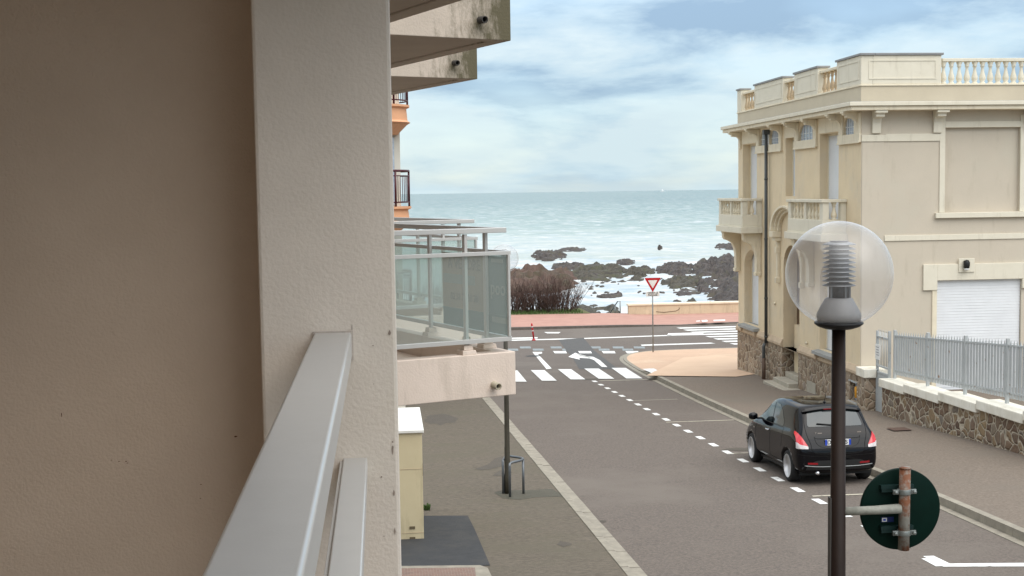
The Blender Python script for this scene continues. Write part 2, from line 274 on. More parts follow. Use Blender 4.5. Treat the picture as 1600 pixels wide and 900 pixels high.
# ------------------------------------------------------------------ object helpers
def tag(o, label=None, cat=None, group=None, kind=None):
    if label: o['label'] = label
    if cat: o['category'] = cat
    if group: o['group'] = group
    if kind: o['kind'] = kind
    return o
def thing(name, label, cat, loc=(0, 0, 0), group=None):
    o = bpy.data.objects.new(name, None); o.empty_display_size = .2; COL.objects.link(o); o.location = loc
    return tag(o, label, cat, group)
def origin_of(o):
    v = Vector(o.location)
    while o.parent: o = o.parent; v += Vector(o.location)
    return v
class MB:
    def __init__(s): s.v = []; s.f = []; s.sm = []; s.mi = []
    def add(s, vs, fs, smooth=False, mi=0):
        k = len(s.v); s.v += [Vector(v) for v in vs]; s.f += [tuple(i+k for i in f) for f in fs]; s.sm += [smooth]*len(fs); s.mi += [mi]*len(fs); return s
    def box(s, x0, x1, y0, y1, z0, z1, mi=0):
        x0, x1 = sorted((x0, x1)); y0, y1 = sorted((y0, y1)); z0, z1 = sorted((z0, z1))
        return s.add([(x0, y0, z0), (x1, y0, z0), (x1, y1, z0), (x0, y1, z0), (x0, y0, z1), (x1, y0, z1), (x1, y1, z1), (x0, y1, z1)],
            [(0, 3, 2, 1), (4, 5, 6, 7), (0, 1, 5, 4), (1, 2, 6, 5), (2, 3, 7, 6), (3, 0, 4, 7)], mi=mi)
    def quad(s, a, b, c, d, mi=0): return s.add([a, b, c, d], [(0, 1, 2, 3)], mi=mi)
    def prism(s, poly, off, mi=0, smooth=False):
        n = len(poly); off = Vector(off); p = [Vector(q) for q in poly]
        return s.add(p + [q+off for q in p], [tuple(range(n))[::-1], tuple(range(n, 2*n))] + [(i, (i+1) % n, n+(i+1) % n, n+i) for i in range(n)], mi=mi, smooth=smooth)
    def hexa(s, bot, top):   # four bottom, four top points
        return s.add(list(bot)+list(top), [(0, 3, 2, 1), (4, 5, 6, 7), (0, 1, 5, 4), (1, 2, 6, 5), (2, 3, 7, 6), (3, 0, 4, 7)])
    def tube(s, pts, r, seg=10, closed=False, mi=0, smooth=True):
        pts = [Vector(p) for p in pts]; n = len(pts); rs = r if isinstance(r, (list, tuple)) else [r]*n
        vs = []; prev = None
        for i, p in enumerate(pts):
            if closed: d = pts[(i+1) % n] - pts[i-1]
            else: d = pts[min(i+1, n-1)] - pts[max(i-1, 0)]
            d.normalize()
            if prev is None: a = d.orthogonal().normalized()
            else:
                a = prev - d*prev.dot(d)
                a = a.normalized() if a.length > 1e-6 else d.orthogonal().normalized()
            prev = a; b = d.cross(a)
            for k in range(seg): vs.append(p + (a*cos(2*pi*k/seg) + b*sin(2*pi*k/seg))*rs[i])
        fs = []
        for i in range(n if closed else n-1):
            for k in range(seg):
                j = (i+1) % n; fs.append((i*seg+k, i*seg+(k+1) % seg, j*seg+(k+1) % seg, j*seg+k))
        if not closed: fs += [tuple(range(seg))[::-1], tuple((n-1)*seg+k for k in range(seg))]
        return s.add(vs, fs, smooth, mi)
    def lathe(s, prof, c, seg=16, axis='z', mi=0, smooth=True):
        vs = []; c = Vector(c)
        for r, h in prof:
            for k in range(seg):
                a = 2*pi*k/seg
                q = {'z': (r*cos(a), r*sin(a), h), 'y': (r*cos(a), h, r*sin(a)), 'x': (h, r*cos(a), r*sin(a))}[axis]
                vs.append(c + Vector(q))
        fs = [(i*seg+k, i*seg+(k+1) % seg, (i+1)*seg+(k+1) % seg, (i+1)*seg+k) for i in range(len(prof)-1) for k in range(seg)]
        if prof[0][0] > 1e-4: fs.append(tuple(range(seg))[::-1])
        if prof[-1][0] > 1e-4: fs.append(tuple((len(prof)-1)*seg+k for k in range(seg)))
        return s.add(vs, fs, smooth, mi)
    def xf(s, mtx, start=0):
        for i in range(start, len(s.v)): s.v[i] = mtx @ s.v[i]
        return s
    def build(s, name, m, parent=None, origin=None, bevel=0, fixn=True, local=False):
        me = bpy.data.meshes.new(name)
        if local: o0 = Vector((0, 0, 0))
        elif parent is not None: o0 = origin_of(parent)
        elif origin is not None: o0 = Vector(origin)
        else: o0 = Vector((0, 0, 0))
        me.from_pydata([v-o0 for v in s.v], [], s.f)
        for mm in (m if isinstance(m, (list, tuple)) else [m]): me.materials.append(M[mm] if isinstance(mm, str) else mm)
        for p, sm, mi in zip(me.polygons, s.sm, s.mi): p.use_smooth = sm; p.material_index = mi
        if fixn:
            b = bmesh.new(); b.from_mesh(me); bmesh.ops.recalc_face_normals(b, faces=b.faces); b.to_mesh(me); b.free()
        me.update()
        o = bpy.data.objects.new(name, me); COL.objects.link(o)
        if parent is not None: o.parent = parent
        else: o.location = o0
        if bevel:
            bv = o.modifiers.new('bevel', 'BEVEL'); bv.width = bevel; bv.segments = 2; bv.limit_method = 'ANGLE'; bv.angle_limit = radians(40)
        return o
def struct(o): o['kind'] = 'structure'; return o
def text_mesh(name, txt, size, mtx, m, parent, mirror=False, depth=.002):
    cu = bpy.data.curves.new(name, 'FONT'); cu.body = txt; cu.size = size; cu.align_x = 'CENTER'; cu.align_y = 'CENTER'; cu.extrude = depth; cu.offset = size*.012
    to = bpy.data.objects.new('tmp_text', cu); COL.objects.link(to)
    dg = bpy.context.evaluated_depsgraph_get(); me = bpy.data.meshes.new_from_object(to.evaluated_get(dg))
    bpy.data.objects.remove(to); me.name = name
    if mirror: me.transform(Matrix.Diagonal((-1, 1, 1, 1)))
    me.transform(mtx); me.transform(Matrix.Translation(-origin_of(parent)))
    me.materials.clear(); me.materials.append(M[m])
    o = bpy.data.objects.new(name, me); COL.objects.link(o); o.parent = parent; return o
def basis(o, x, y):
    x = Vector(x).normalized(); y = Vector(y).normalized(); z = x.cross(y)
    mm = Matrix((x, y, z)).transposed().to_4x4(); mm.translation = Vector(o); return mm

# ================================================================== SETTING
def strip(name, m, y0, y1, x0, x1, dz=0, step=1.0):
    b = MB(); ys = [y0]
    while ys[-1] < y1: ys.append(min(ys[-1]+step, y1))
    if y0 < -FLAT/SL < y1: ys = sorted(set(ys+[-FLAT/SL]))
    X0 = x0 if callable(x0) else (lambda y: x0); X1 = x1 if callable(x1) else (lambda y: x1)
    D = dz if callable(dz) else (lambda y: dz)
    vs = []
    for y in ys: vs += [(X0(y), y, gz(y)+D(y)), (X1(y), y, gz(y)+D(y))]
    b.add(vs, [(2*i, 2*i+1, 2*i+3, 2*i+2) for i in range(len(ys)-1)])
    return struct(b.build(name, m, fixn=False))
def gpz(z, *pts): return [tuple(ground(x, y, z)[:2]) for x, y in pts]
def ground_poly(name, m, polys, dz=.004, sub=True):
    """flat patches drawn on the ground; polys are lists of world (x, y)"""
    bm = bmesh.new()
    for poly in polys:
        f = bm.faces.new([bm.verts.new((p[0], p[1], 0)) for p in poly])
    ylo = min(p[1] for q in polys for p in q); yhi = max(p[1] for q in polys for p in q); yk = -FLAT/SL
    if ylo < yk < yhi: bmesh.ops.bisect_plane(bm, geom=bm.verts[:]+bm.edges[:]+bm.faces[:], plane_co=(0, yk, 0), plane_no=(0, 1, 0))
    for v in bm.verts: v.co.z = gz(v.co.y) + dz
    bmesh.ops.recalc_face_normals(bm, faces=bm.faces)
    for f in bm.faces:
        if f.normal.z < 0: f.normal_flip()
    me = bpy.data.meshes.new(name); bm.to_mesh(me); bm.free(); me.materials.append(M[m])
    o = bpy.data.objects.new(name, me); COL.objects.link(o); return struct(o)
def gp(*pts): return [tuple(ground(x, y)[:2]) for x, y in pts]

SEA = -7.3
strip('ground', 'asphalt_path', -30, 74.2, -150, 200, -.03, 4)
strip('road', 'asphalt', -20, 57.8, 3.2, 9.75, 0, 2)
def rx(y): return 9.55 + max(0, y-46)*.05
ground_poly('cross_road', 'asphalt', [[(-80, 57.0), (3.2, 57.0), (3.2, 50), (9.6, 50), (11, 56.5), (120, 56.5), (120, 67.5), (-80, 67.2)]], .004)

# left pavement, with the double kerb row
def kl(y): return 3.08 + (39.4-y)*.0135
strip('pavement', 'asphalt_path', -20, 45, -14, lambda y: kl(y)+.002, .05)
kb = MB(); random.seed(3)
y = -6.0
while y < 45:
    ln = .98
    for a, w_, d in ((0.002, .115, .062), (.123, .165, .042)):
        j = random.uniform(-.004, .004); x0 = kl(y)+a; x1 = kl(y)+a+w_
        x0b = kl(y+ln)+a; x1b = x0b+w_
        kb.hexa([(x0, y, gz(y)-.1), (x1, y, gz(y)-.1), (x1b, y+ln, gz(y+ln)-.1), (x0b, y+ln, gz(y+ln)-.1)],
                [(x0, y, gz(y)+d+j), (x1, y, gz(y)+d+j), (x1b, y+ln, gz(y+ln)+d+j), (x0b, y+ln, gz(y+ln)+d+j)])
    y += 1.0
struct(kb.build('kerb_near_side', 'kerb'))

# right kerb: follows the bend at the corner
kp = [(9.86, -8), (9.84, 20), (9.60, 27), (9.55, 33), (9.53, 38), (9.58, 43), (9.66, 47), (9.80, 50.0), (9.98, 52.2), (10.35, 54.0), (10.95, 55.4), (11.9, 56.35), (13.4, 56.75), (16, 56.9), (22, 57.0), (60, 57)]
def catmull(pts, n=8):
    o = []
    for i in range(len(pts)-1):
        p0 = pts[max(i-1, 0)]; p1 = pts[i]; p2 = pts[i+1]; p3 = pts[min(i+2, len(pts)-1)]
        for k in range(n):
            t_ = k/n
            o.append(tuple(.5*((2*p1[j]) + (-p0[j]+p2[j])*t_ + (2*p0[j]-5*p1[j]+4*p2[j]-p3[j])*t_**2 + (-p0[j]+3*p1[j]-3*p2[j]+p3[j])*t_**3) for j in range(len(p1))))
    o.append(pts[-1]); return o
kc = catmull(kp, 10)
def raise_(y): return .15 if y < 44 else max(.03, .15-(y-44)*.03)
def rpath(curve, step):
    o = [curve[0]]; acc = 0
    for a, b_ in zip(curve, curve[1:]):
        d = math.hypot(b_[0]-a[0], b_[1]-a[1])
        while acc + d >= step:
            t_ = (step-acc)/d; a = (a[0]+(b_[0]-a[0])*t_, a[1]+(b_[1]-a[1])*t_); o.append(a); d = math.hypot(b_[0]-a[0], b_[1]-a[1]); acc = 0
        acc += d
    return o
kpts = rpath(kc, 1.0)
kb = MB(); gb = MB()
for a, b_ in zip(kpts, kpts[1:]):
    d = Vector((b_[0]-a[0], b_[1]-a[1])).normalized(); nrm = Vector((d.y, -d.x))   # to the pavement side (right)
    def pt(q, off, z): return (q[0]+nrm.x*off, q[1]+nrm.y*off, gz(q[1])+z)
    g = .008; b2 = (b_[0]-d.x*g, b_[1]-d.y*g)
    ra, rb = raise_(a[1]), raise_(b_[1])
    kb.hexa([pt(a, 0, -.1), pt(a, .16, -.1), pt(b2, .16, -.1), pt(b2, 0, -.1)], [pt(a, .01, ra), pt(a, .16, ra), pt(b2, .16, rb), pt(b2, .01, rb)])
    gb.hexa([pt(a, -.16, -.1), pt(a, -.002, -.1), pt(b2, -.002, -.1), pt(b2, -.16, -.1)], [pt(a, -.16, .012), pt(a, -.002, .012), pt(b2, -.002, .012), pt(b2, -.16, .012)])
struct(kb.build('kerb_far_side', 'kerb')); struct(gb.build('gutter', 'kerb'))
# right pavement: from kerb curve to beyond the house
def poly_off(off): 
    o = []
    for i, q in enumerate(kc):
        a = kc[max(i-1, 0)]; b_ = kc[min(i+1, len(kc)-1)]; d = Vector((b_[0]-a[0], b_[1]-a[1])).normalized(); o.append((q[0]+d.y*off, q[1]-d.x*off))
    return o
edge = poly_off(.162)
def pav(name, m, ylo, yhi, extra=0):
    b = MB(); pts = [q for q in edge if ylo <= q[1] <= yhi and q[0] < 14.9]
    vs = []
    for q in pts: vs += [(q[0], q[1], gz(q[1])+raise_(q[1])-.004+extra), (15.0, q[1], gz(q[1])+raise_(q[1])+.03+extra)]
    b.add(vs, [(2*i, 2*i+1, 2*i+3, 2*i+2) for i in range(len(pts)-1)]); return struct(b.build(name, m, fixn=False))
pav('pavement_far_side', 'asphalt_pave_right', -10, 43.9); 
# tan corner paving
pts = [q for q in edge if q[1] > 43.7 and q[0] < 60]
b = MB(); vs = []
for q in pts:
    z = gz(q[1]) + raise_(q[1]) + .002
    vs.append((q[0], q[1], z))
far = []
n = len(pts)
for i, q in enumerate(pts):
    z = gz(q[1]) + raise_(q[1]) + .002
    far.append((max(q[0]+.01, 16.0 if q[0] < 16 else q[0]+.01), q[1] if q[0] < 14 else 46+(q[1]-46)*.0+(i-n)*.02, z))
b = MB(); rows = [q for q in pts if q[0] < 13.4]
vv = []
for q in rows: vv += [(q[0], q[1], gz(q[1])+raise_(q[1])+.002), (30, q[1], gz(q[1])+raise_(q[1])+.025)]
b.add(vv, [(2*i, 2*i+1, 2*i+3, 2*i+2) for i in range(len(rows)-1)])
tanp = struct(b.build('corner_paving', 'tan_paving', fixn=False))
# brick courses on the tan paving
t = M['tan_paving'].node_tree; bk = t.nodes.new('ShaderNodeTexBrick'); tcn = t.nodes.new('ShaderNodeTexCoord'); t.links.new(tcn.outputs['Object'], bk.inputs['Vector'])
bk.inputs['Scale'].default_value = 2.6; bk.inputs['Mortar Size'].default_value = .03; bk.inputs['Mortar Smooth'].default_value = .6
bk.inputs['Color1'].default_value = (0, 0, 0, 1); bk.inputs['Color2'].default_value = (.3, .3, .3, 1); bk.inputs['Mortar'].default_value = (1, 1, 1, 1)
mm_ = t.nodes.new('ShaderNodeMath'); mm_.operation = 'MULTIPLY'; mm_.inputs[1].default_value = .55; t.links.new(bk.outputs['Color'], mm_.inputs[0])
add_mix(M['tan_paving'], mm_.outputs[0], (.36, .25, .19))
# paler worn slab near the house
def cor(dz): return lambda y: raise_(y)+dz
q = [ground(x, y, .1) for x, y in ((1068, 557), (1010, 590), (1150, 592), (1195, 586), (1195, 560), (1120, 553))]
b = MB(); b.add([(p.x, p.y, gz(p.y)+raise_(p.y)+.03) for p in q], [tuple(range(len(q)))]); struct(b.build('corner_paving_worn', 'tan_smooth'))

# promenade
b = MB(); pr = [(-80, 67.25), (6, 67.3), (13, 67.35), (16, 67.7), (19, 68.3), (26, 68.5), (120, 68.5)]
vs = []
def prz(x): return .15 if x < 12.5 else max(.012, .15-(x-12.5)*.06)
for x, y in pr: vs += [(x, y, FLAT-.1), (x, y, FLAT+prz(x)), (x, y+.22, FLAT+prz(x)), (x, 74.0, FLAT+prz(x)+.03)]
k = len(pr)
b.add(vs, [(4*i, 4*i+4, 4*i+5, 4*i+1) for i in range(k-1)], mi=1); b.add(vs, [(4*i+1, 4*i+5, 4*i+6, 4*i+2) for i in range(k-1)], mi=1); b.add(vs, [(4*i+2, 4*i+6, 4*i+7, 4*i+3) for i in range(k-1)])
struct(b.build('promenade', ['prom', mat('kerb_dark_granite', (.10, .085, .075), (.15, .13, .11), 5, .8)]))
# planted strip + bank down to the shore
b = MB(); b.add([(-150, 73.9, FLAT+.17), (12.2, 73.9, FLAT+.17), (12.2, 78, FLAT+.1), (-150, 78, FLAT+.1)], [(0, 1, 2, 3)])
b.add([(-150, 78, FLAT+.1), (12.2, 78, FLAT+.1), (12.6, 86, SEA-.5), (-150, 86, SEA-.5)], [(0, 1, 2, 3)])
b.add([(12.2, 73.9, FLAT+.1), (200, 73.9, FLAT+.1), (200, 76, SEA-.5), (12.2, 76, SEA-.5)], [(0, 1, 2, 3)])
b.add([(12.2, 73.9, FLAT+.1), (12.2, 78, FLAT+.1), (12.6, 86, SEA-.5), (12.2, 76, SEA-.5)], [(0, 1, 2, 3)])
struct(b.build('bank', 'soil'))

# sea
def sea_mat():
    m = bpy.data.materials.new('sea_water'); m.use_nodes = True; t = m.node_tree; n = t.nodes; l = t.links; p = n['Principled BSDF']
    p.inputs['Roughness'].default_value = .28; p.inputs['Specular IOR Level'].default_value = .38; p.inputs['IOR'].default_value = 1.33
    g = n.new('ShaderNodeNewGeometry'); sp = n.new('ShaderNodeSeparateXYZ'); l.new(g.outputs['Position'], sp.inputs[0])
    def nz(scale, sc3, det=6, rough=.6, dist=0.):
        mp = n.new('ShaderNodeMapping'); mp.inputs['Scale'].default_value = sc3; l.new(g.outputs['Position'], mp.inputs[0])
        k = n.new('ShaderNodeTexNoise'); k.inputs['Scale'].default_value = scale; k.inputs['Detail'].default_value = det; k.inputs['Roughness'].default_value = rough; k.inputs['Distortion'].default_value = dist
        l.new(mp.outputs[0], k.inputs['Vector']); return k.outputs[0]
    def M2(op, a, b=None, c=None, cl=False):
        k = n.new('ShaderNodeMath'); k.operation = op; k.use_clamp = cl
        for i, v in enumerate((a, b, c)):
            if v is None: continue
            if isinstance(v, (int, float)): k.inputs[i].default_value = v
            else: l.new(v, k.inputs[i])
        return k.outputs[0]
    def rp(f, stops):
        r = n.new('ShaderNodeValToRGB'); l.new(f, r.inputs[0]); e = r.color_ramp.elements
        while len(e) < len(stops): e.new(.5)
        for k, (q, c) in enumerate(stops): e[k].position = q; e[k].color = (*c, 1)
        return r.outputs[0]
    Y = sp.outputs[1]
    # water colour: turbid pale green near the surf, deeper further out
    dist = M2('DIVIDE', Y, 1500.0, None, True)
    deep = rp(dist, [(.12, (.36, .39, .35)), (.22, (.27, .34, .31)), (.45, (.15, .225, .21)), (1, (.085, .155, .15))])
    mot = nz(.012, (.25, 1, 1), 5, .6)
    hs = n.new('ShaderNodeMix'); hs.data_type = 'RGBA'; hs.blend_type = 'MULTIPLY'; hs.inputs['Factor'].default_value = 1
    l.new(deep, hs.inputs['A']); l.new(rp(mot, [(.3, (.93, .95, .95)), (.7, (1.06, 1.04, 1.03))]), hs.inputs['B'])
    # foam: lines of surf parallel to the shore, dense in the rock pool
    pool = nz(.16, (1, .7, 1), 9, .72, .6)
    poolm = M2('ADD', pool, n_map(n, l, Y, 175, 235, .26, 0))
    foam1 = rp(poolm, [(.50, (0, 0, 0)), (.60, (1, 1, 1))])
    surf = nz(.03, (.14, .8, 1), 6, .5, .6)
    surfm = M2('ADD', surf, n_map(n, l, Y, 200, 430, .22, -.20))
    foam2 = rp(surfm, [(.30, (0, 0, 0)), (.84, (1, 1, 1))])
    caps = nz(.03, (.25, 1.5, 1), 10, .8)
    foam3 = rp(caps, [(.70, (0, 0, 0)), (.80, (.5, .5, .5))])
    fm = M2('MAXIMUM', M2('MAXIMUM', foam1, M2('MULTIPLY', foam2, .9)), M2('MULTIPLY', foam3, .12))
    mx_ = n.new('ShaderNodeMix'); mx_.data_type = 'RGBA'; l.new(M2('MULTIPLY', fm, .96), mx_.inputs['Factor']); l.new(hs.outputs['Result'], mx_.inputs['A'])
    fc = rp(nz(.22, (1, .8, 1), 10, .72, .5), [(.38, (.31, .385, .43)), (.50, (.43, .465, .48)), (.60, (.55, .55, .54))]); l.new(fc, mx_.inputs['B'])
    l.new(mx_.outputs['Result'], p.inputs['Base Color'])
    l.new(M2('MULTIPLY_ADD', fm, .5, .3), p.inputs['Roughness'])
    b = n.new('ShaderNodeBump'); b.inputs['Strength'].default_value = .6; b.inputs['Distance'].default_value = .3
    wv = nz(.22, (.4, 1, 1), 8, .65); l.new(wv, b.inputs['Height']); l.new(b.outputs[0], p.inputs['Normal'])
    return m
def n_map(n, l, s, a, b_, c, d):
    k = n.new('ShaderNodeMapRange'); k.inputs['From Min'].default_value = a; k.inputs['From Max'].default_value = b_; k.inputs['To Min'].default_value = c; k.inputs['To Max'].default_value = d
    l.new(s, k.inputs[0]); return k.outputs[0]
M['sea'] = sea_mat()
b = MB(); b.add([(-40000, 76, SEA), (40000, 76, SEA), (40000, 58000, SEA), (-40000, 58000, SEA)], [(0, 1, 2, 3)])
struct(b.build('sea', 'sea', fixn=False))

# ---- painted marks
M['asphalt_damp'] = mat('asphalt_damp', (.088, .080, .060), (.070, .066, .048), 6, .85, .5, 80, detail=12)
M['asphalt_mid'] = mat('asphalt_mid', (.098, .094, .090), (.078, .076, .073), 9, .88, .5, 80, detail=12)
ground_poly('tarmac_patch', 'asphalt_mid', [gp((873, 531), (912, 528), (935, 553), (962, 574), (978, 577), (905, 577), (893, 556))], .010)
zb = []
for x0, x1, x2, x3 in ((829, 862, 869, 837), (871, 898, 915, 888), (913, 944, 960, 931), (955, 982, 1005, 976)):
    zb.append(gp((x0, 577), (x1-3 if x1 > 862 else x1-6, 577), (x2+1, 594), (x3+6 if x3 < 850 else x3, 594)))
# the zebra is regular: bars 0.5 m wide and 4 m long across the street
zb = []
for k in range(6):
    xa = 4.05 + k*.98
    zb.append([(xa, 45.2), (xa+.52, 45.15), (xa+.78, 49.2), (xa+.26, 49.25)])
zb = []
for xa, xb, xc, xd, ya, yb in ((745, 766, 777, 758, 580, 597), (787, 808.5, 823, 802, 579.5, 597), (829.4, 850.8, 870, 846.7, 579, 595.5), (871.7, 892.5, 914.7, 891.7, 577.5, 593.5), (912.8, 935.6, 960, 935.6, 576.5, 592.5), (955.5, 977.8, 1004, 978.6, 575.5, 592)):
    zb.append(gp((xa, ya), (xb, ya), (xc, yb), (xd, yb)))
ground_poly('zebra_crossing', 'white_paint', zb, .018)
ground_poly('zebra_bar_on_kerb', 'white_paint', [gpz(.1, (1003.6, 577.8), (1021.7, 577), (1039.7, 586), (1025, 587.5))], .135)
ds = []
for k in range(-14, 20):
    yy = 22.3 + k*1.155; xx = 7.87 - (yy-22.34)*.0205
    if yy > 44.6: break
    ds.append([(xx-.075, yy-.24), (xx+.075, yy-.24), (xx+.065, yy+.24), (xx-.085, yy+.24)])
ground_poly('parking_dashes', 'white_paint', ds, .006)
def tline(y, x0, x1, w=.09): return [(x0, y-w/2), (x1, y-w/2), (x1, y+w/2), (x0, y+w/2)]
ground_poly('parking_lines', 'cream_paint', [tline(33.3, 7.5, 9.36), tline(44.35, 7.6, 9.4, .12), tline(38.3, 7.63, 9.0, .05), tline(22.78, 7.9, 9.55), tline(27.9, 7.7, 9.3, .06)], .008)
ground_poly('parking_mark', 'white_paint', [gp((1442, 869.5), (1459, 869), (1484, 881), (1600, 880), (1600, 885.5), (1474, 886))], .0065)
ground_poly('stop_bay_line', 'white_paint', [gp((832, 550), (847, 550), (847, 552.5), (840, 553), (862, 576), (854, 577))], .006)
gl = []
for x in (864, 903, 940, 977): gl.append(gp((x, 549), (x+20, 549), (x+22, 552.5), (x+3, 552.5)))
ground_poly('give_way_line', 'white_paint', gl, .014)
ground_poly('lane_arrow', 'white_paint', [gp((888, 558), (899, 551.5), (910, 557), (906, 556.6), (927, 558), (937, 563), (949, 574), (940, 573.5), (928, 563), (921, 560.5), (905, 559.5), (906, 562.5))], .014)
gg = []
for i, x in enumerate((792, 812, 832, 860, 878, 921, 935, 957, 972, 990)):
    yy = 541.5 if i % 2 else 545
    gg.append(gp((x, yy), (x+17, yy), (x+18, yy+3.2), (x+1, yy+3.2)))
ground_poly('cycle_lane_marks', 'grey_paint', gg, .009)
ground_poly('lane_lines', 'white_paint', [gp((700, 532), (800, 531), (905, 528.6), (1048, 523.5), (1048, 524.8), (905, 530), (800, 532.6), (700, 534)),
    gp((1001, 538.8), (1110, 535.6), (1118, 536.8), (1003, 540.6)), gp((1044, 521), (1098, 519.5), (1100, 523.5), (1042, 524.5)),
    gp((795, 528), (840, 527), (840, 529), (795, 530)), gp((850, 519), (876, 519), (873, 521), (855, 521))], .0075)
zs = []
for k in range(9):
    y0 = 57.4+k*1.06
    zs.append([(16.6-k*.12+ (.0), y0), (26, y0), (26, y0+.52), (16.5-k*.12, y0+.52)])
ground_poly('seafront_zebra', 'white_paint', zs, .012)
ground_poly('tactile_studs', 'white_paint', [gp((1088, 506), (1094, 505.5), (1094, 506.8), (1088, 507.3)), gp((1096, 505), (1105, 504.5), (1106, 507), (1097, 507.6)), gp((1115, 504.6), (1133, 504), (1133, 506), (1115, 506.6))], .17)
# dark repair patch, stains and brick ramp on the near pavement
ground_poly('pavement_patch', 'asphalt_fresh', [gpz(.05, (560, 807), (731, 806), (742, 828), (766, 884), (560, 890))], .056)
ground_poly('rack_patch', 'asphalt_damp', [gpz(.05, (772, 770), (782, 767), (826, 766), (862, 764), (873, 770), (880, 776), (838, 777), (812, 781), (786, 779))], .054)
pp = gpz(.05, (560, 886), (750, 884), (762, 888), (770, 905), (560, 905))
M['damp_stain'] = mat('damp_stain', (.092, .078, .062), (.075, .064, .051), 7, .85, .5, 80, detail=12)
def blob(c, rx_, ry_, n=18, z=.05): p = ground(c[0], c[1], z); return [(p.x+rx_*cos(2*pi*k/n)*random.uniform(.6, 1.15), p.y+ry_*sin(2*pi*k/n)*random.uniform(.6, 1.15)) for k in range(n)]
random.seed(9); ground_poly('pavement_stain', 'damp_stain', [gpz(.05, (742, 733), (762, 726), (775, 716), (785, 713), (789, 722), (783, 729), (768, 733), (752, 735)), gpz(.05, (769, 744), (779, 736), (790, 734), (800, 738), (792, 744)), blob((690, 655), .55, 1.3), blob((880, 850), .12, .2)], .0545)
ground_poly('road_stain', 'damp_stain', [blob((1160, 702), .5, .25, 18, 0), blob((1000, 560), .7, .35, 18, 0), blob((925, 592.5), .6, .3, 18, 0), blob((943, 815), .06, .10, 12, 0)], .0055)
ground_poly('ramp_edging', 'kerb', [pp], .060)
pp = gpz(.05, (560, 890), (742, 888), (752, 960), (560, 960))
ground_poly('brick_ramp', 'ramp_brick', [pp], .064)
t = M['ramp_brick'].node_tree; bk = t.nodes.new('ShaderNodeTexBrick'); tcn = t.nodes.new('ShaderNodeTexCoord'); t.links.new(tcn.outputs['Object'], bk.inputs['Vector'])
bk.inputs['Scale'].default_value = 6; bk.inputs['Color1'].default_value = (0, 0, 0, 1); bk.inputs['Color2'].default_value = (.2, .2, .2, 1); bk.inputs['Mortar'].default_value = (1, 1, 1, 1)
add_mix(M['ramp_brick'], bk.outputs['Color'], (.26, .22, .18))
ground_poly('drain_cover', 'asphalt_fresh', [[(6.6+.35*cos(k*pi/8), 55.6+.35*sin(k*pi/8)) for k in range(16)], [(6.2+.33*cos(k*pi/8), 30.4+.33*sin(k*pi/8)) for k in range(16)]][:1], .009)
ground_poly('manhole_cover', 'manhole', [[(12.15, 29.25), (12.62, 29.25), (12.62, 29.75), (12.15, 29.75)]], .19)

# ================================================================== OUR BUILDING
blk = thing('apartment_building', 'pinkish beige apartment block with sawtooth balconies, photographed from its loggia', 'building', (-3, 4, 0))
# pillar at the end of the loggia and the partition wall behind it
b = MB(); b.box(-.395, .047, 4.2, 4.62, -.2, 9.0); pl = b.build('pillar', 'pillar', blk, bevel=.012)
b = MB(); b.box(-1.9, -.40, 4.55, 4.75, -.2, 9.0); pw_ = b.build('partition_wall', 'loggia', blk)
# chips, scratches and rust marks on the pillar and partition
m_chip = mat('chip_dark', (.30, .24, .20), (.22, .18, .15), 30, .9); m_rust = mat('rust_marks', (.14, .07, .04), None, 30, .9)
for x, y, w, h in ((616, 520, 5, 9), (627, 703, 4, 16), (596, 745, 2.5, 3), (550, 512, 1.5, 12), (583, 540, 3, 2), (584, 600, 1, 4), (617, 770, 3, 12), (620, 830, 2.5, 14), (627, 690, 3, 4), (600, 838, 2, 2)):
    c = atY(x, y, 4.197); a = w*.5*4.2/FPX; h_ = h*.5*4.2/FPX
    if c.x+a > .03: c.x = .03-a
    n_ = 9; b = MB(); b.add([(c.x + a*cos(2*pi*i/n_)*random.uniform(.5, 1.1), 4.1975, c.z + h_*sin(2*pi*i/n_)*random.uniform(.6, 1.1)) for i in range(n_)], [tuple(range(n_))]); b.build('chip_mark', m_chip, pl)
for x, y, w, h in ((174, 719, 3, 1.2), (186, 721, 4, 1.2), (197, 721, 4, 2), (199, 723.5, 5, 1.5), (368, 682, 6, 3), (314, 757, 2, 2), (313, 779, 2, 2), (96, 648, 1.5, 7)):
    c = atY(x, y, 4.547); a = w*.5*4.55/FPX; h_ = h*.5*4.55/FPX
    n_ = 7; b = MB(); b.add([(c.x + a*cos(2*pi*i/n_)*random.uniform(.5, 1.1), 4.5475, c.z + h_*sin(2*pi*i/n_)*random.uniform(.6, 1.1)) for i in range(n_)], [tuple(range(n_))]); b.build('rust_mark', m_rust, pw_)
# handrail
def rail_box(name, x0, x1, z0, z1, rad, prof=None):
    bm = bmesh.new(); mm = MB().box(x0, x1, -1.0, 4.205, z0, z1); 
    o = mm.build(name, 'alu', blk); bv = o.modifiers.new('bevel', 'BEVEL'); bv.width = rad; bv.segments = 5; bv.limit_method = 'ANGLE'
    for p in o.data.polygons: p.use_smooth = True
    wn = o.modifiers.new('wn', 'WEIGHTED_NORMAL'); return o
rail_box('handrail', -.222, -.100, 4.165, 4.252, .009)
rail_box('lower_rail', -.137, -.058, 3.775, 3.835, .006)
b = MB(); b.box(-.147, -.1372, -1.0, 4.203, 3.79, 3.826); b.build('rail_clip', 'alu', blk, bevel=.002)
b = MB(); b.box(-.227, -.095, 4.194, 4.1985, 4.16, 4.256); b.build('sealant', mat('sealant', (.48, .42, .37), None, 40, .9, .5, 60), blk)
for yy in (-.6, 1.6-2.3):
    pass
b = MB(); b.box(-.128, -.085, -.9, -.86, 3.2, 4.17); b.build('rail_post', 'alu', blk)
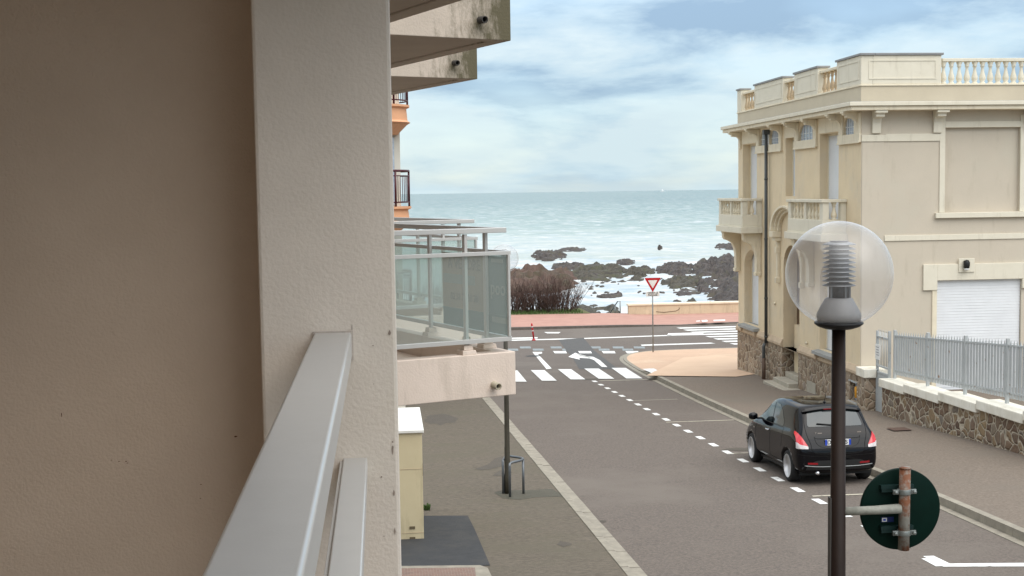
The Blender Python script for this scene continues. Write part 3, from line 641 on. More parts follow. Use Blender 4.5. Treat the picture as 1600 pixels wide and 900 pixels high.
# loggia floor, ceiling, facade, rear partition
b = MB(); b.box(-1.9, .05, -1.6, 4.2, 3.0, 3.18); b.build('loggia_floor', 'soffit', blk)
b = MB(); b.box(-1.92, -1.7, -1.8, 4.55, 3.18, 5.88); b.build('loggia_facade', 'loggia', blk)
b = MB(); b.box(-1.7, -.4, -1.8, -1.6, 3.18, 5.88); b.build('rear_partition', 'loggia', blk)
b = MB(); b.box(-11, -1.95, -12, 17.0, -2, 12.2); b.build('wall', 'block_render', blk)

# sawtooth units
ang = radians(22.7); va = Vector((-sin(ang), cos(ang), 0)); vb_ = Vector((-cos(ang), -sin(ang), 0))
def unit_slab(k, corner, zu, ht, m, spout):
    O = Vector((corner[0], corner[1], 0)); P = lambda s, t_, z: O + vb_*s + va*t_ + Vector((0, 0, z))
    sl = (O.x + 1.93)/cos(ang); A = 3.05; A2 = 3.05
    q = [P(0, 0, 0), P(0, A, 0), P((P(0, A, 0).x+1.93)/cos(ang), A, 0), P(sl, 0, 0)]
    w_ = .14; slab = MB(); slab.prism([P(w_, w_, zu+.012), P(w_, A, zu+.012), q[2]+Vector((0, 0, zu+.012)), P(sl, w_, zu+.012)], (0, 0, .14))
    # upstands: near face (along s) and outer face (along t)
    slab.prism([P(0, 0, zu), P(sl, 0, zu), P(sl, w_-.001, zu), P(w_-.001, w_-.001, zu), P(w_-.001, A, zu), P(0, A, zu)], (0, 0, ht))
    me = slab
    for i, v in enumerate(me.v): pass
    mesh_name = 'balcony_slab'
    o = None
    # origin on the corner so that the stain texture grows from it
    me_o = bpy.data.meshes.new(mesh_name); me_o.from_pydata([v-Vector((O.x, O.y, zu+ht)) for v in slab.v], [], slab.f)
    bmx = bmesh.new(); bmx.from_mesh(me_o); bmesh.ops.recalc_face_normals(bmx, faces=bmx.faces); bmx.to_mesh(me_o); bmx.free()
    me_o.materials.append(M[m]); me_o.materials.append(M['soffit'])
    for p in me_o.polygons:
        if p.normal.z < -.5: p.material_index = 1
    o = bpy.data.objects.new(mesh_name, me_o); COL.objects.link(o); o.parent = blk; o.location = Vector((O.x, O.y, zu+ht)) - Vector(blk.location)
    bv = o.modifiers.new('bevel', 'BEVEL'); bv.width = .006; bv.segments = 2; bv.limit_method = 'ANGLE'
    if spout:
        c = P(spout[0], 0, zu+spout[1]); d = (-va + Vector((0, 0, -.12))).normalized()
        b_ = MB(); pts = [c+va*.05, c+d*.085]
        seg = 14; r0, r1 = .028, .021
        a_ = d.orthogonal().normalized(); bb = d.cross(a_); vs = []
        for (pp_, r_) in ((pts[0], r0), (pts[1], r0), (pts[1], r1), (pts[1]-d*.05, r1)):
            for j in range(seg): vs.append(pp_ + (a_*cos(2*pi*j/seg)+bb*sin(2*pi*j/seg))*r_)
        b_.add(vs, [(i*seg+j, i*seg+(j+1) % seg, (i+1)*seg+(j+1) % seg, (i+1)*seg+j) for i in range(3) for j in range(seg)], True)
        b_.add([vs[3*seg+j] for j in range(seg)], [tuple(range(seg))], mi=1)
        so_ = b_.build('drain_spout', [spout[2], 'dark'], blk)
    return P, sl
C1, C2, C0, Cm = (1.05, 10.05), (1.045, 13.40), (1.05, 6.73), (1.05, 3.41)
M['spout_dark'] = mat('spout_dark', (.05, .045, .04), None, 9, .7); M['spout_cream'] = mat('spout_cream', (.45, .40, .30), None, 9, .7)
unit_slab(-1, Cm, 5.88, .34, 'fascia_stained', None)
unit_slab(-2, (1.05, .09), 5.88, .34, 'fascia_stained', None)  # unseen ceiling slab, added to keep the sun off the loggia partition
unit_slab(0, C0, 5.88, .34, 'fascia_stained', (.25, .2, 'spout_dark'))
unit_slab(1, C1, 5.88, .345, 'fascia_stained', (.27, .15, 'spout_dark'))
unit_slab(2, C2, 5.88, .345, 'fascia_stained', (.27, .16, 'spout_dark'))
def unit_rail(P, zf, main=True):
    """glass panels outside the posts, handrail on top; origin at the corner"""
    R = bpy.data.objects.new('railing', None)
    fr = MB(); z_top, z_gt, z_gb = zf+.985, zf+.77, zf+.115
    # handrails
    def bar(p, q, w, h, mb=fr, nrm=None):
        d = (q-p).normalized(); n_ = Vector((-d.y, d.x, 0))*w/2; u = Vector((0, 0, h))
        mb.hexa([p-n_, p+n_, q+n_, q-n_], [p-n_+u, p+n_+u, q+n_+u, q-n_+u])
    H = MB()
    bar(P(.045, .07, z_top-.04), P(2.0, .07, z_top-.04), .07, .04, H)
    bar(P(.07, .106, z_top-.04), P(.07, 2.95, z_top-.04), .07, .04, H)
    rail = H.build('railing', 'alu', blk, bevel=.004)
    bar(P(.03, .03, z_gt), P(2.0, .03, z_gt), .035, .03); bar(P(.03, .03, z_gb-.03), P(2.0, .03, z_gb-.03), .035, .034)
    bar(P(.03, .03, z_gt), P(.03, 2.95, z_gt), .035, .03); bar(P(.03, .03, z_gb-.03), P(.03, 2.95, z_gb-.03), .035, .034)
    bar(P(.03, .025, z_gb+.005), P(.05, .025, z_gb+.005), .03, z_gt-z_gb-.006)
    fr.build('glass_frame', 'alu', rail, bevel=.002)
    for a, c in (((.03, .03), (2.0, .03)), ((.03, .03), (.03, 2.95))):
        g_ = MB(); p, q_ = P(a[0], a[1], z_gb+.005), P(c[0], c[1], z_gb+.005); d = (q_-p).normalized(); n_ = Vector((-d.y, d.x, 0))*.003; u = Vector((0, 0, z_gt-z_gb-.006))
        g_.quad(p-n_, q_-n_, q_-n_+u, p-n_+u); g_.build('glass_panel', 'glass', rail)
    bk_ = MB()
    p, q_ = P(.012, -.012, z_gb+.005), P(.012, -.012, z_gt); 
    for s, t_ in ((.40, .07), (1.55, .07), (.07, .36), (.07, 1.43), (.07, 2.5)):
        pm = MB(); c = P(s, t_, zf+.01); dx, dy = va*.022, vb_*.012
        lo = [c-dx-dy, c+dx-dy, c+dx+dy, c-dx+dy]; pm.hexa(lo, [v+Vector((0, 0, .93)) for v in lo]); pm.build('post', 'alu', rail)
        for h0, h1, r_ in ((0, .035, .062), (.035, .075, .042)):
            ft = MB(); lo = [P(s, t_, zf+h0)+va*(i*r_)+vb_*(j*r_) for i, j in ((-1, -1), (1, -1), (1, 1), (-1, 1))]
            if h0 == 0: foot = MB()
            foot.hexa(lo, [v+Vector((0, 0, h1-h0-.001)) - (v-P(s, t_, v.z)).normalized()*.008 for v in lo])
        foot.build('post_foot', 'fascia', rail, bevel=.004)
    return rail
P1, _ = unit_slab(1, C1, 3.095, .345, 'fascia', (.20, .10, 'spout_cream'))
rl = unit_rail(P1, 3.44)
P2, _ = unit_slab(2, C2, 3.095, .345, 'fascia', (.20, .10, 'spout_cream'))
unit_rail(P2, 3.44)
# for sale banner hung inside the outer glass, read from the street
ban = thing('banner', 'for-sale banner in beige and teal hanging inside the balcony glass, its lettering seen mirrored', 'banner', P1(.02, 1.0, 3.5))
def brect(mb, t0, t1, z0, z1, s0=.040, s1=.046): mb.hexa([P1(s0, t0, z0), P1(s0, t1, z0), P1(s1, t1, z0), P1(s1, t0, z0)], [P1(s0, t0, z1), P1(s0, t1, z1), P1(s1, t1, z1), P1(s1, t0, z1)])
b = MB(); brect(b, .36, 1.22, 3.72, 4.19); b.build('sheet', 'beige_board', ban)
b = MB(); brect(b, .06, .355, 3.72, 4.19); brect(b, .06, 1.22, 3.565, 3.719); b.build('sheet_band', 'teal_board', ban)
for q4 in ((.02, .30, 3.655, 3.70), (.6, 1.2, 3.93, 4.01), (.1, .3, 4.14, 4.17)): b = MB(); brect(b, *q4, .047, .049); b.build('sheet_stripe', 'banner_pale', ban)
mtx = basis(P1(.049, .80, 4.10), va, (0, 0, 1))
text_mesh('lettering', 'A VENDRE', .13, mtx, 'banner_ink', ban, True)
text_mesh('lettering', '02 51 21 01 28', .085, basis(P1(.049, .80, 3.82), va, (0, 0, 1)), 'banner_ink', ban, True)
text_mesh('lettering', 'poo', .16, basis(P1(.049, .19, 3.93), va, (0, 0, 1)), 'banner_pale', ban, True)

# ================================================================== BUILDING WITH BURGUNDY RAILS
ob = thing('apartment_building', 'orange and ivory building with rounded balconies and burgundy railings beyond the grey glass balconies', 'building', (-3, 36, -1.6))
b = MB(); b.box(-12, .25, 36.6, 48, -2.2, 14); b.build('wall', 'ivory_render', ob)
b = MB(); b.box(.251, .62, 36.75, 37.05, -2.2, 14); b.build('corner_pilaster', 'ivory_render', ob)
b = MB(); b.box(.251, .45, 36.62, 36.74, 4.4, 6.3); b.box(-.9, .1, 36.5, 36.59, 4.5, 6.35); b.build('window', 'house_glass', ob)
def round_bal(zb_, zt):
    b = MB(); cx_, cy_ = -.45, 36.7
    def ringp(r, z, n=22): return [(cx_ + r*cos(-pi*.62 + i/(n-1)*pi*1.1), cy_ + r*.8*sin(-pi*.62 + i/(n-1)*pi*1.1), z) for i in range(n)]
    prof = [(1.0, zb_), (1.28, zb_+.28), (1.38, zb_+.34), (1.30, zb_+.40), (1.27, zt-.10), (1.36, zt-.06), (1.36, zt)]
    rs = [ringp(r, z) for r, z in prof]; n = 22
    vs = [p for r in rs for p in r]; b.add(vs, [(i*n+j, i*n+j+1, (i+1)*n+j+1, (i+1)*n+j) for i in range(len(prof)-1) for j in range(n-1)], False)
    b.add(rs[0], [tuple(range(n))]); b.add(rs[-1], [tuple(range(n))]); b.build('balcony', 'orange_render', ob)
    r_ = MB(); top = ringp(1.30, zt+1.0); mid = ringp(1.30, zt+.86); low = ringp(1.30, zt+.12)
    r_.tube(top, .035, 6); r_.tube(mid, .016, 6); r_.tube(low, .02, 6)
    for i in range(n-1):
        for f_ in (0, .5):
            x = low[i][0]+(low[i+1][0]-low[i][0])*f_; y = low[i][1]+(low[i+1][1]-low[i][1])*f_
            r_.tube([(x, y, zt+.12), (x, y, zt+.86)], .011, 4)
        if i % 5 == 2: x, y, _z = low[i]; r_.tube([(x, y, zt), (x, y, zt+1.0)], .03, 6)
    r_.build('balcony_railing', 'burgundy', ob)
round_bal(6.37, 7.2); round_bal(3.6, 4.35); round_bal(.7, 1.5)

# ================================================================== VILLA ACROSS THE STREET
HX, YN, YF = 13.0, 33.65, 45.6
villa = thing('villa', 'cream villa with balustraded roof parapet, stone plinth and balconies at the street corner', 'house', (17, 40, -1.8))
ZP, ZPb = -.22, -.46      # plinth band
ZC = 6.74                 # underside of the cornice lip
def arc_pts(u0, u1, z0, rise, n=10):
    w_ = (u1-u0)/2; c = (u0+u1)/2
    return [(c - w_*cos(pi*i/n), z0 + rise*sin(pi*i/n)) for i in range(n+1)]
def holed_west(name, m, z0, z1, holes, y0=YN, y1=YF, x=HX):
    """holes: (y0, y1, z0, z1, depth, arch_rise)"""
    b = MB(); us = sorted({y0, y1} | {h[0] for h in holes} | {h[1] for h in holes}); zs = sorted({z0, z1} | {h[2] for h in holes} | {h[3] for h in holes})
    us = [u for u in us if y0 <= u <= y1]; zs = [z for z in zs if z0 <= z <= z1]
    for a, c in zip(us, us[1:]):
        for d, e in zip(zs, zs[1:]):
            mu, mz = (a+c)/2, (d+e)/2
            if any(h[0] < mu < h[1] and h[2] < mz < h[3] for h in holes): continue
            b.quad((x, a, d), (x, c, d), (x, c, e), (x, a, e))
    for h in holes:
        a, c, d, e, dp, ar = h; zt = e-ar
        b.quad((x, a, d), (x+dp, a, d), (x+dp, a, zt), (x, a, zt)); b.quad((x, c, d), (x+dp, c, d), (x+dp, c, zt), (x, c, zt))
        b.quad((x, a, d), (x, c, d), (x+dp, c, d), (x+dp, a, d))
        if ar:
            ap = arc_pts(a, c, zt, ar)
            for p, q_ in zip(ap, ap[1:]):
                b.quad((x, p[0], p[1]), (x, q_[0], q_[1]), (x+dp, q_[0], q_[1]), (x+dp, p[0], p[1]))
                b.quad((x, p[0], p[1]), (x, q_[0], q_[1]), (x, q_[0], e), (x, p[0], e))
        else: b.quad((x, a, e), (x, c, e), (x+dp, c, e), (x+dp, a, e))
    return b.build(name, m, villa, fixn=False)
ops = [(43.31, 45.02), (39.15, 40.15), (35.37, 36.94)]
arcs = [(40.78, 42.93), (37.45, 38.82), (34.0, 34.95)]
holesU = [(43.31, 45.02, 3.4, 6.28, .27, 0), (39.2, 40.15, 4.45, 6.3, .25, 0), (35.37, 36.94, 3.4, 6.28, .25, 0),
          (40.78, 41.80, 6.15, 6.70, .07, .30), (41.95, 42.93, 6.15, 6.70, .07, .30), (37.45, 38.82, 6.15, 6.70, .07, .38), (34.12, 34.95, 6.15, 6.70, .07, .30)]
holesL = [(43.12, 44.84, -.10, 2.55, .26, .6), (35.27, 36.9, -.10, 2.55, .26, .6), (38.75, 40.35, ZPb, 2.9, .45, .7)]
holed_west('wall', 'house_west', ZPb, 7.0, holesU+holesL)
# stone plinth with door and meter openings
holed_west('stone_plinth', 'stone', -3.2, ZPb, [(38.75, 40.35, -3.2, ZPb, .45, 0), (33.78, 34.3, -1.22, -.68, .2, 0), (37.1, 37.8, -1.62, -1.2, .12, 0)], x=HX-.04)
b = MB(); b.box(HX-.04, HX+.05, YN, YF, ZPb-.0, ZPb+.001); 
# band
b = MB()
for a, c in ((YN-.06, 38.73), (40.37, YF+.06)):
    b.prism([(HX-.05, a, ZPb), (HX-.10, a, ZPb+.05), (HX-.10, a, ZPb+.12), (HX-.02, a, ZP+.03), (HX+.02, a, ZP+.03), (HX+.02, a, ZPb)], (0, c-a, 0))
b.build('plinth_band', 'plinth', villa, bevel=.01)
# window fillings
def shut(y0, y1, z0, z1, x, m='shutter', frame=.06):
    b = MB(); b.box(x, x+.03, y0, y0+frame, z0, z1); b.box(x, x+.03, y1-frame, y1, z0, z1); b.box(x, x+.03, y0+frame, y1-frame, z1-frame, z1)
    f = b.build('window', 'house_trim', villa)
    s = MB(); z = z0
    while z < z1-frame:
        zt = min(z+.055, z1-frame); s.add([(x+.016, y0+frame, z), (x+.016, y1-frame, z), (x+.026, y1-frame, zt-.004), (x+.026, y0+frame, zt-.004)], [(0, 1, 2, 3)]); z += .055
    s.quad((x+.028, y0+frame, z0), (x+.028, y1-frame, z0), (x+.028, y1-frame, z1-frame), (x+.028, y0+frame, z1-frame))
    s.build('shutter', m, f, fixn=False)
shut(43.31, 45.02, 3.4, 6.28, HX+.27); shut(39.2, 40.15, 4.45, 6.3, HX+.22); shut(35.37, 36.94, 3.4, 6.28, HX+.24)
shut(43.12, 44.84, -.1, 2.55, HX+.26); shut(35.27, 36.9, -.1, 2.55, HX+.20)
for y0, y1 in ((40.78, 41.80), (41.95, 42.93), (37.45, 38.82), (34.12, 34.95)):
    b = MB(); b.quad((HX+.065, y0, 6.15), (HX+.065, y1, 6.15), (HX+.065, y1, 6.7), (HX+.065, y0, 6.7)); w_ = b.build('window', 'house_glass', villa)
    g_ = MB(); n = 5
    for i in range(1, n): y = y0+(y1-y0)*i/n; g_.box(HX+.035, HX+.05, y-.012, y+.012, 6.15, 6.6)
    g_.box(HX+.035, HX+.05, y0, y1, 6.36, 6.38); g_.box(HX+.035, HX+.05, y0, y1, 6.24, 6.25); g_.build('window_grille', 'shutter', w_)
# arched surrounds + aprons of the small windows
for y0, y1 in ((40.78, 42.93), (37.45, 38.82), (34.12, 34.95)):
    b = MB(); e0 = YN-.001 if y0 < 34.5 else y0-.32; e1 = y1+.35
    b.box(HX-.07, HX-.002, e0, e1, 5.92, 6.16); b.box(HX-.085, HX-.072, e0-.02, e1+.02, 5.90, 5.95)
    b.box(HX-.05, HX-.002, e0+.02, y0-.02, 6.162, 6.72); b.box(HX-.05, HX-.002, y1+.02, e1-.02, 6.162, 6.72)
    b.build('window_apron', 'house_trim', villa, bevel=.012)
# lintel trim of the tall openings
for y0, y1 in ((43.31, 45.02), (39.2, 40.15), (35.37, 36.94)):
    b = MB(); b.box(HX-.022, HX-.002, y0-.06, y1+.06, 6.30, 6.74); b.build('lintel', 'house_trim', villa)
# sills of the ground floor windows
for y0, y1 in ((43.12, 44.84), (35.27, 36.9)):
    b = MB(); b.hexa([(HX-.22, y0-.12, -.24), (HX+.1, y0-.12, -.24), (HX+.1, y1+.1, -.24), (HX-.22, y1+.1, -.24)], [(HX-.22, y0-.12, -.14), (HX+.24, y0-.12, -.09), (HX+.24, y1+.1, -.09), (HX-.22, y1+.1, -.14)])
    b.build('window_sill', mat('sill_grey', (.34, .34, .32), (.28, .28, .27), 6, .7), villa, bevel=.01)
    b = MB(); b.box(HX-.17, HX-.052, y0-.05, y0+.1, -.40, -.25); b.build('sill_bracket', 'plinth', villa, bevel=.02); b = MB(); b.box(HX-.17, HX-.052, y1-.1, y1+.05, -.40, -.25); b.build('sill_bracket', 'plinth', villa, bevel=.02)
# door, its hood and steps
b = MB(); b.box(HX+.45, HX+.50, 38.72, 40.38, -1.55, 2.95); d_ = b.build('door', mat('door_brown', (.16, .10, .06), (.12, .075, .045), 6, .5), villa)
b = MB(); b.box(HX+.30, HX+.44, 38.95, 40.15, -1.35, .3); b.build('door_grille', 'house_west', d_)
b = MB(); b.box(HX-.35, HX+.45, 38.76, 40.34, -1.62, -1.42); b.box(HX+.05, HX+.46, 38.76, 40.34, -1.42, -1.24); b.box(HX-.62, HX-.05, 38.4, 40.55, -1.9, -1.56)
b.build('door_step', 'stone_step', villa, bevel=.02)
b = MB(); cyh = 39.55
for r0, r1, xo in ((1.02, 1.14, .12), (1.14, 1.24, .20), (1.24, 1.36, .30)):
    ap0 = [(cyh - r0*cos(pi*i/16), 3.32 + r0*.62*sin(pi*i/16)) for i in range(17)]; ap1 = [(cyh - r1*cos(pi*i/16), 3.32 + r1*.62*sin(pi*i/16)) for i in range(17)]
    for i in range(16):
        b.hexa([(HX-xo, *ap0[i]), (HX-.002, *ap0[i]), (HX-.002, *ap0[i+1]), (HX-xo, *ap0[i+1])], [(HX-xo, *ap1[i]), (HX-.002, *ap1[i]), (HX-.002, *ap1[i+1]), (HX-xo, *ap1[i+1])])
for c in (cyh-1.2, cyh+1.2):
    b.box(HX-.30, HX-.002, c-.19, c+.19, 3.12, 3.31); b.box(HX-.22, HX-.002, c-.15, c+.15, 3.0, 3.12)
    b.box(HX-.10, HX-.002, c-.06, c+.06, 1.75, 2.98); b.box(HX-.15, HX-.002, c-.08, c+.08, 1.62, 1.8); b.box(HX-.15, HX-.002, c-.08, c+.08, 2.6, 2.8)
b.build('door_hood', 'house_trim', villa, bevel=.012)
# cornice: lip, soffit and top
def lip(z0, z1, o0, o1, name, m):
    b = MB(); a = HX-o0; c = YN-o0; XR = 30.0
    b.prism([(a, c, z0), (a, YF+o0, z0), (XR, YF+o0, z0), (XR, c, z0)], (0, 0, z1-z0)); return b.build(name, m, villa, bevel=.012)
lip(6.75, 6.86, .46, 0, 'cornice', 'house_trim'); lip(6.862, 6.97, .52, 0, 'cornice', 'house_trim_s')
lip(6.971, 6.98, .50, 0, 'cornice_flashing', 'zinc')
# attic band + parapet
b = MB(); b.box(HX-.02, 30, YN-.02, YF+.02, 6.981, 7.42); b.build('attic_band', mat('attic_render', (.60, .52, .385), (.55, .475, .35), 1.2, .85, .25, 35), villa)
b = MB(); b.box(HX-.05, HX+.3, YN-.05, YF+.05, 7.421, 7.47); b.box(HX+.301, 30, YN-.05, YN+.3, 7.421, 7.47); b.build('parapet_base', 'house_trim', villa, bevel=.01)
def pier_w(y0, y1):
    b = MB(); b.box(HX-.03, HX+.30, y0, y1, 7.471, 8.24); p = b.build('parapet_panel', 'house_trim_s', villa, bevel=.01)
    if y1-y0 > .8: 
        f = MB(); x = HX-.031; fr_ = .035
        ya, yb, za, zb2 = y0+.14, y1-.14, 7.60, 8.12
        f.box(x-.012, x, ya, yb, za, za+fr_); f.box(x-.012, x, ya, yb, zb2-fr_, zb2); f.box(x-.012, x, ya, ya+fr_, za+fr_, zb2-fr_); f.box(x-.012, x, yb-fr_, yb, za+fr_, zb2-fr_); f.build('panel_frame', 'house_trim_s', p)
    c = MB(); c.box(HX-.07, HX+.34, y0-.05, y1+.05, 8.241, 8.30); c.build('parapet_cap', 'zinc', villa, bevel=.008)
pw = [(33.62, 35.47), (37.06, 39.21), (40.36, 43.49), (45.14, 45.63)]
for y0, y1 in pw: pier_w(y0, y1)
def baluster_mb(b, c, h, r):
    pr_ = [(.9, 0), (.9, .06), (.55, .09), (.95, .2), (1.0, .30), (.6, .52), (.42, .68), (.5, .76), (.8, .80), (.55, .84), (.9, .94), (.9, 1.0)]
    b.lathe([(r*a, h*q_) for a, q_ in pr_], c, 10)
def balus_run(p, q_, h, r, n, name='baluster', m='house_trim'):
    for i in range(n):
        t_ = (i+.5)/n; b = MB(); baluster_mb(b, Vector(p).lerp(Vector(q_), t_), h, r); b.build(name, m, villa)
M['bal_worn'] = mat('baluster_worn', (.52, .40, .26), (.42, .33, .22), 8, .85)
for y0, y1, n in ((35.47, 37.06, 5), (39.21, 40.36, 4), (43.49, 45.14, 5)):
    balus_run((HX+.13, y0, 7.471), (HX+.13, y1, 7.471), .60, .075, n, m='bal_worn')
    b = MB(); b.box(HX+.03, HX+.25, y0+.002, y1-.002, 8.072, 8.15); b.build('parapet_rail', 'house_trim', villa, bevel=.01)
# roof terrace behind
b = MB(); b.box(HX+.31, 29.9, YN+.31, YF-.1, 6.985, 7.05); b.build('roof', 'zinc', villa)
# consoles under the cornice, west side
def console(y0, y1, m='house_trim'):
    pr_ = [(0, 0), (.44, 0), (.44, -.09), (.36, -.10), (.36, -.16), (.27, -.17), (.16, -.18), (.09, -.25), (.065, -.36), (.055, -.52), (.055, -.60), (0, -.60)]
    b = MB(); b.prism([(HX-.003-u, y0, 6.748+v) for u, v in pr_], (0, y1-y0, 0)); b.box(HX-.47, HX-.30, y0-.04, y1+.04, 6.70, 6.747); return b.build('cornice_bracket', m, villa, bevel=.012)
for c in (45.25, 43.13, 40.60, 38.99, 37.27, 35.12, 33.90): console(c-.08, c+.08)
# string piece between consoles and lower strip (dropped frieze)
# drain pipe
b = MB(); b.tube([(12.88, 41.85, 6.63), (12.88, 41.85, -.5)], .055, 12); b.tube([(12.84, 41.85, -.5), (12.80, 41.85, -.62), (12.80, 41.85, -1.85)], .055, 12)
for z in (5.0, 3.0, 1.0, -.3): b.tube([(12.88, 41.85, z), (12.88, 41.85, z+.05)], .066, 12)
b.box(12.78, 12.98, 41.76, 41.94, 6.5, 6.66)
b.build('drainpipe', 'pipe', villa)
b = MB(); b.tube([(12.80, 41.85, -1.95), (12.80, 41.85, -1.0)], .066, 12); b.build('drainpipe_boot', 'pipe_rust', villa)
# small vents
for z, y in ((.9, 41.2), (2.9, 41.0), (-.05, 38.0)):
    b = MB(); b.lathe([(.05, 0), (.05, .04), (.03, .05)], (HX-.05, y, z), 10, 'x'); b.build('vent', 'house_trim', villa)
# balconies
def west_balcony(y0, y1):
    b = MB()
    x0 = 12.30
    b.box(x0-.08, HX-.003, y0-.1, y1+.1, 3.19, 3.40); b.box(x0-.02, HX-.003, y0-.03, y1+.03, 3.401, 3.44); b.box(x0, HX-.003, y0, y1, 3.441, 3.80)
    slab = b.build('balcony', 'house_trim_s', villa, bevel=.012)
    r_ = MB(); r_.box(x0-.04, x0+.2, y0-.04, y1+.04, 4.29, 4.38); r_.box(x0+.201, HX-.003, y0-.04, y0+.2, 4.29, 4.38); r_.box(x0+.201, HX-.003, y1-.2, y1+.04, 4.29, 4.38)
    r_.build('balcony_rail', 'house_trim_s', slab, bevel=.01)
    zt = 4.288; boxes = []
    ym = (y0+y1)/2
    for a, c in ((y0, y0+.26), (y1-.26, y1)): boxes.append((x0+.01, x0+.19, a+.005, c-.005))
    boxes.append((x0+.02, x0+.17, ym-.07, ym+.07))
    for ya in (y0+.02, y1-.18): boxes.append((HX-.17, HX-.004, ya, ya+.16))
    for q4 in boxes: p = MB(); p.box(*q4, 3.801, zt); p.build('balcony_post', 'house_trim_s', slab, bevel=.008)
    for a, c in ((y0+.27, ym-.08), (ym+.08, y1-.27)):
        for i in range(4):
            bb = MB(); baluster_mb(bb, (x0+.1, a+(c-a)*(i+.5)/4, 3.801), .487, .07); bb.build('baluster', 'house_trim', slab)
    for yb_ in (y0+.09, y1-.09):
        bb = MB(); baluster_mb(bb, (x0+.36, yb_, 3.801), .487, .085); bb.build('baluster', 'house_trim', slab)
    # curved consoles below
    for yc in (y0+.25, y1-.25):
        pr_ = [(0, 0), (.62, 0), (.62, -.22), (.56, -.3), (.45, -.33), (.3, -.42), (.2, -.62), (.16, -.85), (.16, -1.35), (.12, -1.42), (0, -1.42)]
        c_ = MB(); c_.prism([(HX-.003-u, yc-.13, 3.188+v) for u, v in pr_], (0, .26, 0)); c_.box(HX-.64, HX-.02, yc-.17, yc+.17, 3.12, 3.186); c_.box(HX-.2, HX-.004, yc-.15, yc+.15, 1.72, 1.84)
        c_.build('balcony_bracket', 'house_trim', slab, bevel=.015)
west_balcony(42.67, 45.72); west_balcony(34.72, 37.78)

# ---- south face (towards the camera), X from 13 to 22
XE = 30.0
def fs(x, y): p = atY(x, y, YN); return p.x, p.z
b = MB()
def cellwall(b, x0, x1, z0, z1, holes, y=YN, dp=.15):
    us = sorted({x0, x1} | {h[0] for h in holes} | {h[1] for h in holes}); zs = sorted({z0, z1} | {h[2] for h in holes} | {h[3] for h in holes})
    for a, c in zip(us, us[1:]):
        for d, e in zip(zs, zs[1:]):
            if any(h[0] < (a+c)/2 < h[1] and h[2] < (d+e)/2 < h[3] for h in holes): continue
            b.quad((a, y, d), (c, y, d), (c, y, e), (a, y, e))
    for a, c, d, e in holes:
        for p, q_ in (((a, d), (c, d)), ((c, d), (c, e)), ((c, e), (a, e)), ((a, e), (a, d))): b.quad((p[0], y, p[1]), (q_[0], y, q_[1]), (q_[0], y+dp, q_[1]), (p[0], y+dp, p[1]))
        b.quad((a, y+dp, d), (c, y+dp, d), (c, y+dp, e), (a, y+dp, e))
GX0, GX1 = 15.16, 17.6
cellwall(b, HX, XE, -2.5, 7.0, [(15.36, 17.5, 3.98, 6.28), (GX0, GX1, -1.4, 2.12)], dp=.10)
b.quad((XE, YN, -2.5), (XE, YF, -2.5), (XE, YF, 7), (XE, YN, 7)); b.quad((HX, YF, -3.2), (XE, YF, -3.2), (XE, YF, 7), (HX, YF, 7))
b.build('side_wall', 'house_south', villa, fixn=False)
b = MB(); y = YN-.03; f_ = YN-.002
b.box(HX+.66, 15.20, y, f_, 3.23, 3.38); b.box(15.20, XE, y, f_, 3.23, 3.38)            # string course
b.box(HX-.0, HX+.68, y-.01, f_, 5.93, 6.11); b.box(HX+.68, 15.20, y, f_, 5.93, 6.13)
b.box(15.20, 15.355, y, f_, 3.98, 6.62); b.box(17.5, 17.66, y, f_, 3.98, 6.62); b.box(15.355, 17.5, y, f_, 6.285, 6.45)
b.build('wall_moulding', 'house_trim_s', villa, bevel=.006)
b = MB(); b.box(15.08, 17.8, YN-.1, f_, 3.83, 3.975); b.build('window_sill', 'house_trim_s', villa, bevel=.01)
b = MB(); b.box(HX+.02, HX+.64, YN-.018, f_, -1.3, 5.925); b.build('corner_pilaster', 'house_south', villa)
b = MB(); b.box(14.76, GX0, YN-.06, f_, 1.86, 2.57); b.box(GX0, GX1+.4, YN-.06, f_, 2.125, 2.57); b.box(GX1, GX1+.4, YN-.06, f_, 1.86, 2.123); b.box(15.75, 16.2, YN-.09, YN-.061, 2.34, 2.72); b.build('garage_surround', 'house_trim_s', villa, bevel=.008)
b = MB(); b.box(15.03, GX0-.002, YN-.035, f_, -1.4, 1.858); b.build('garage_jamb', 'house_trim', villa)
b = MB(); z = -1.4; b.box(GX0+.002, GX1-.002, YN+.06, YN+.09, 1.98, 2.118)
gs = b.build('garage_door', 'shutter', villa); b = MB()
while z < 1.96:
    b.add([(GX0+.01, YN+.060, z), (GX1-.01, YN+.060, z), (GX1-.01, YN+.068, z+.076), (GX0+.01, YN+.068, z+.076)], [(0, 1, 2, 3)]); z += .078
b.build('garage_slats', 'shutter', gs, fixn=False)
# wall light
wl = MB(); wl.lathe([(.0, -.12), (.07, -.10), (.085, -.02), (.085, .06), (.06, .12), (0, .14)], (15.93, YN-.18, 2.55), 14); wl.box(15.88, 15.98, YN-.12, YN-.092, 2.47, 2.66)
wlo = wl.build('wall_light', 'ironwork', villa); wl = MB(); wl.lathe([(.0, -.16), (.06, -.15), (.075, -.105), (.07, -.10)], (15.93, YN-.18, 2.55), 14); wl.build('light_glass', 'sign_white', wlo)
for xa in (13.28, 15.0, 17.6, 20, 22.4):
    pr_ = [(0, 0), (.40, 0), (.40, -.08), (.34, -.10), (.34, -.17), (.14, -.2), (.09, -.32), (.07, -.60), (0, -.60)]
    b = MB(); b.prism([(xa, YN-.003-u, 6.748+v) for u, v in pr_], (.24, 0, 0)); b.box(xa-.05, xa+.29, YN-.43, YN-.30, 6.68, 6.747); b.build('cornice_bracket', 'house_trim_s', villa, bevel=.01)
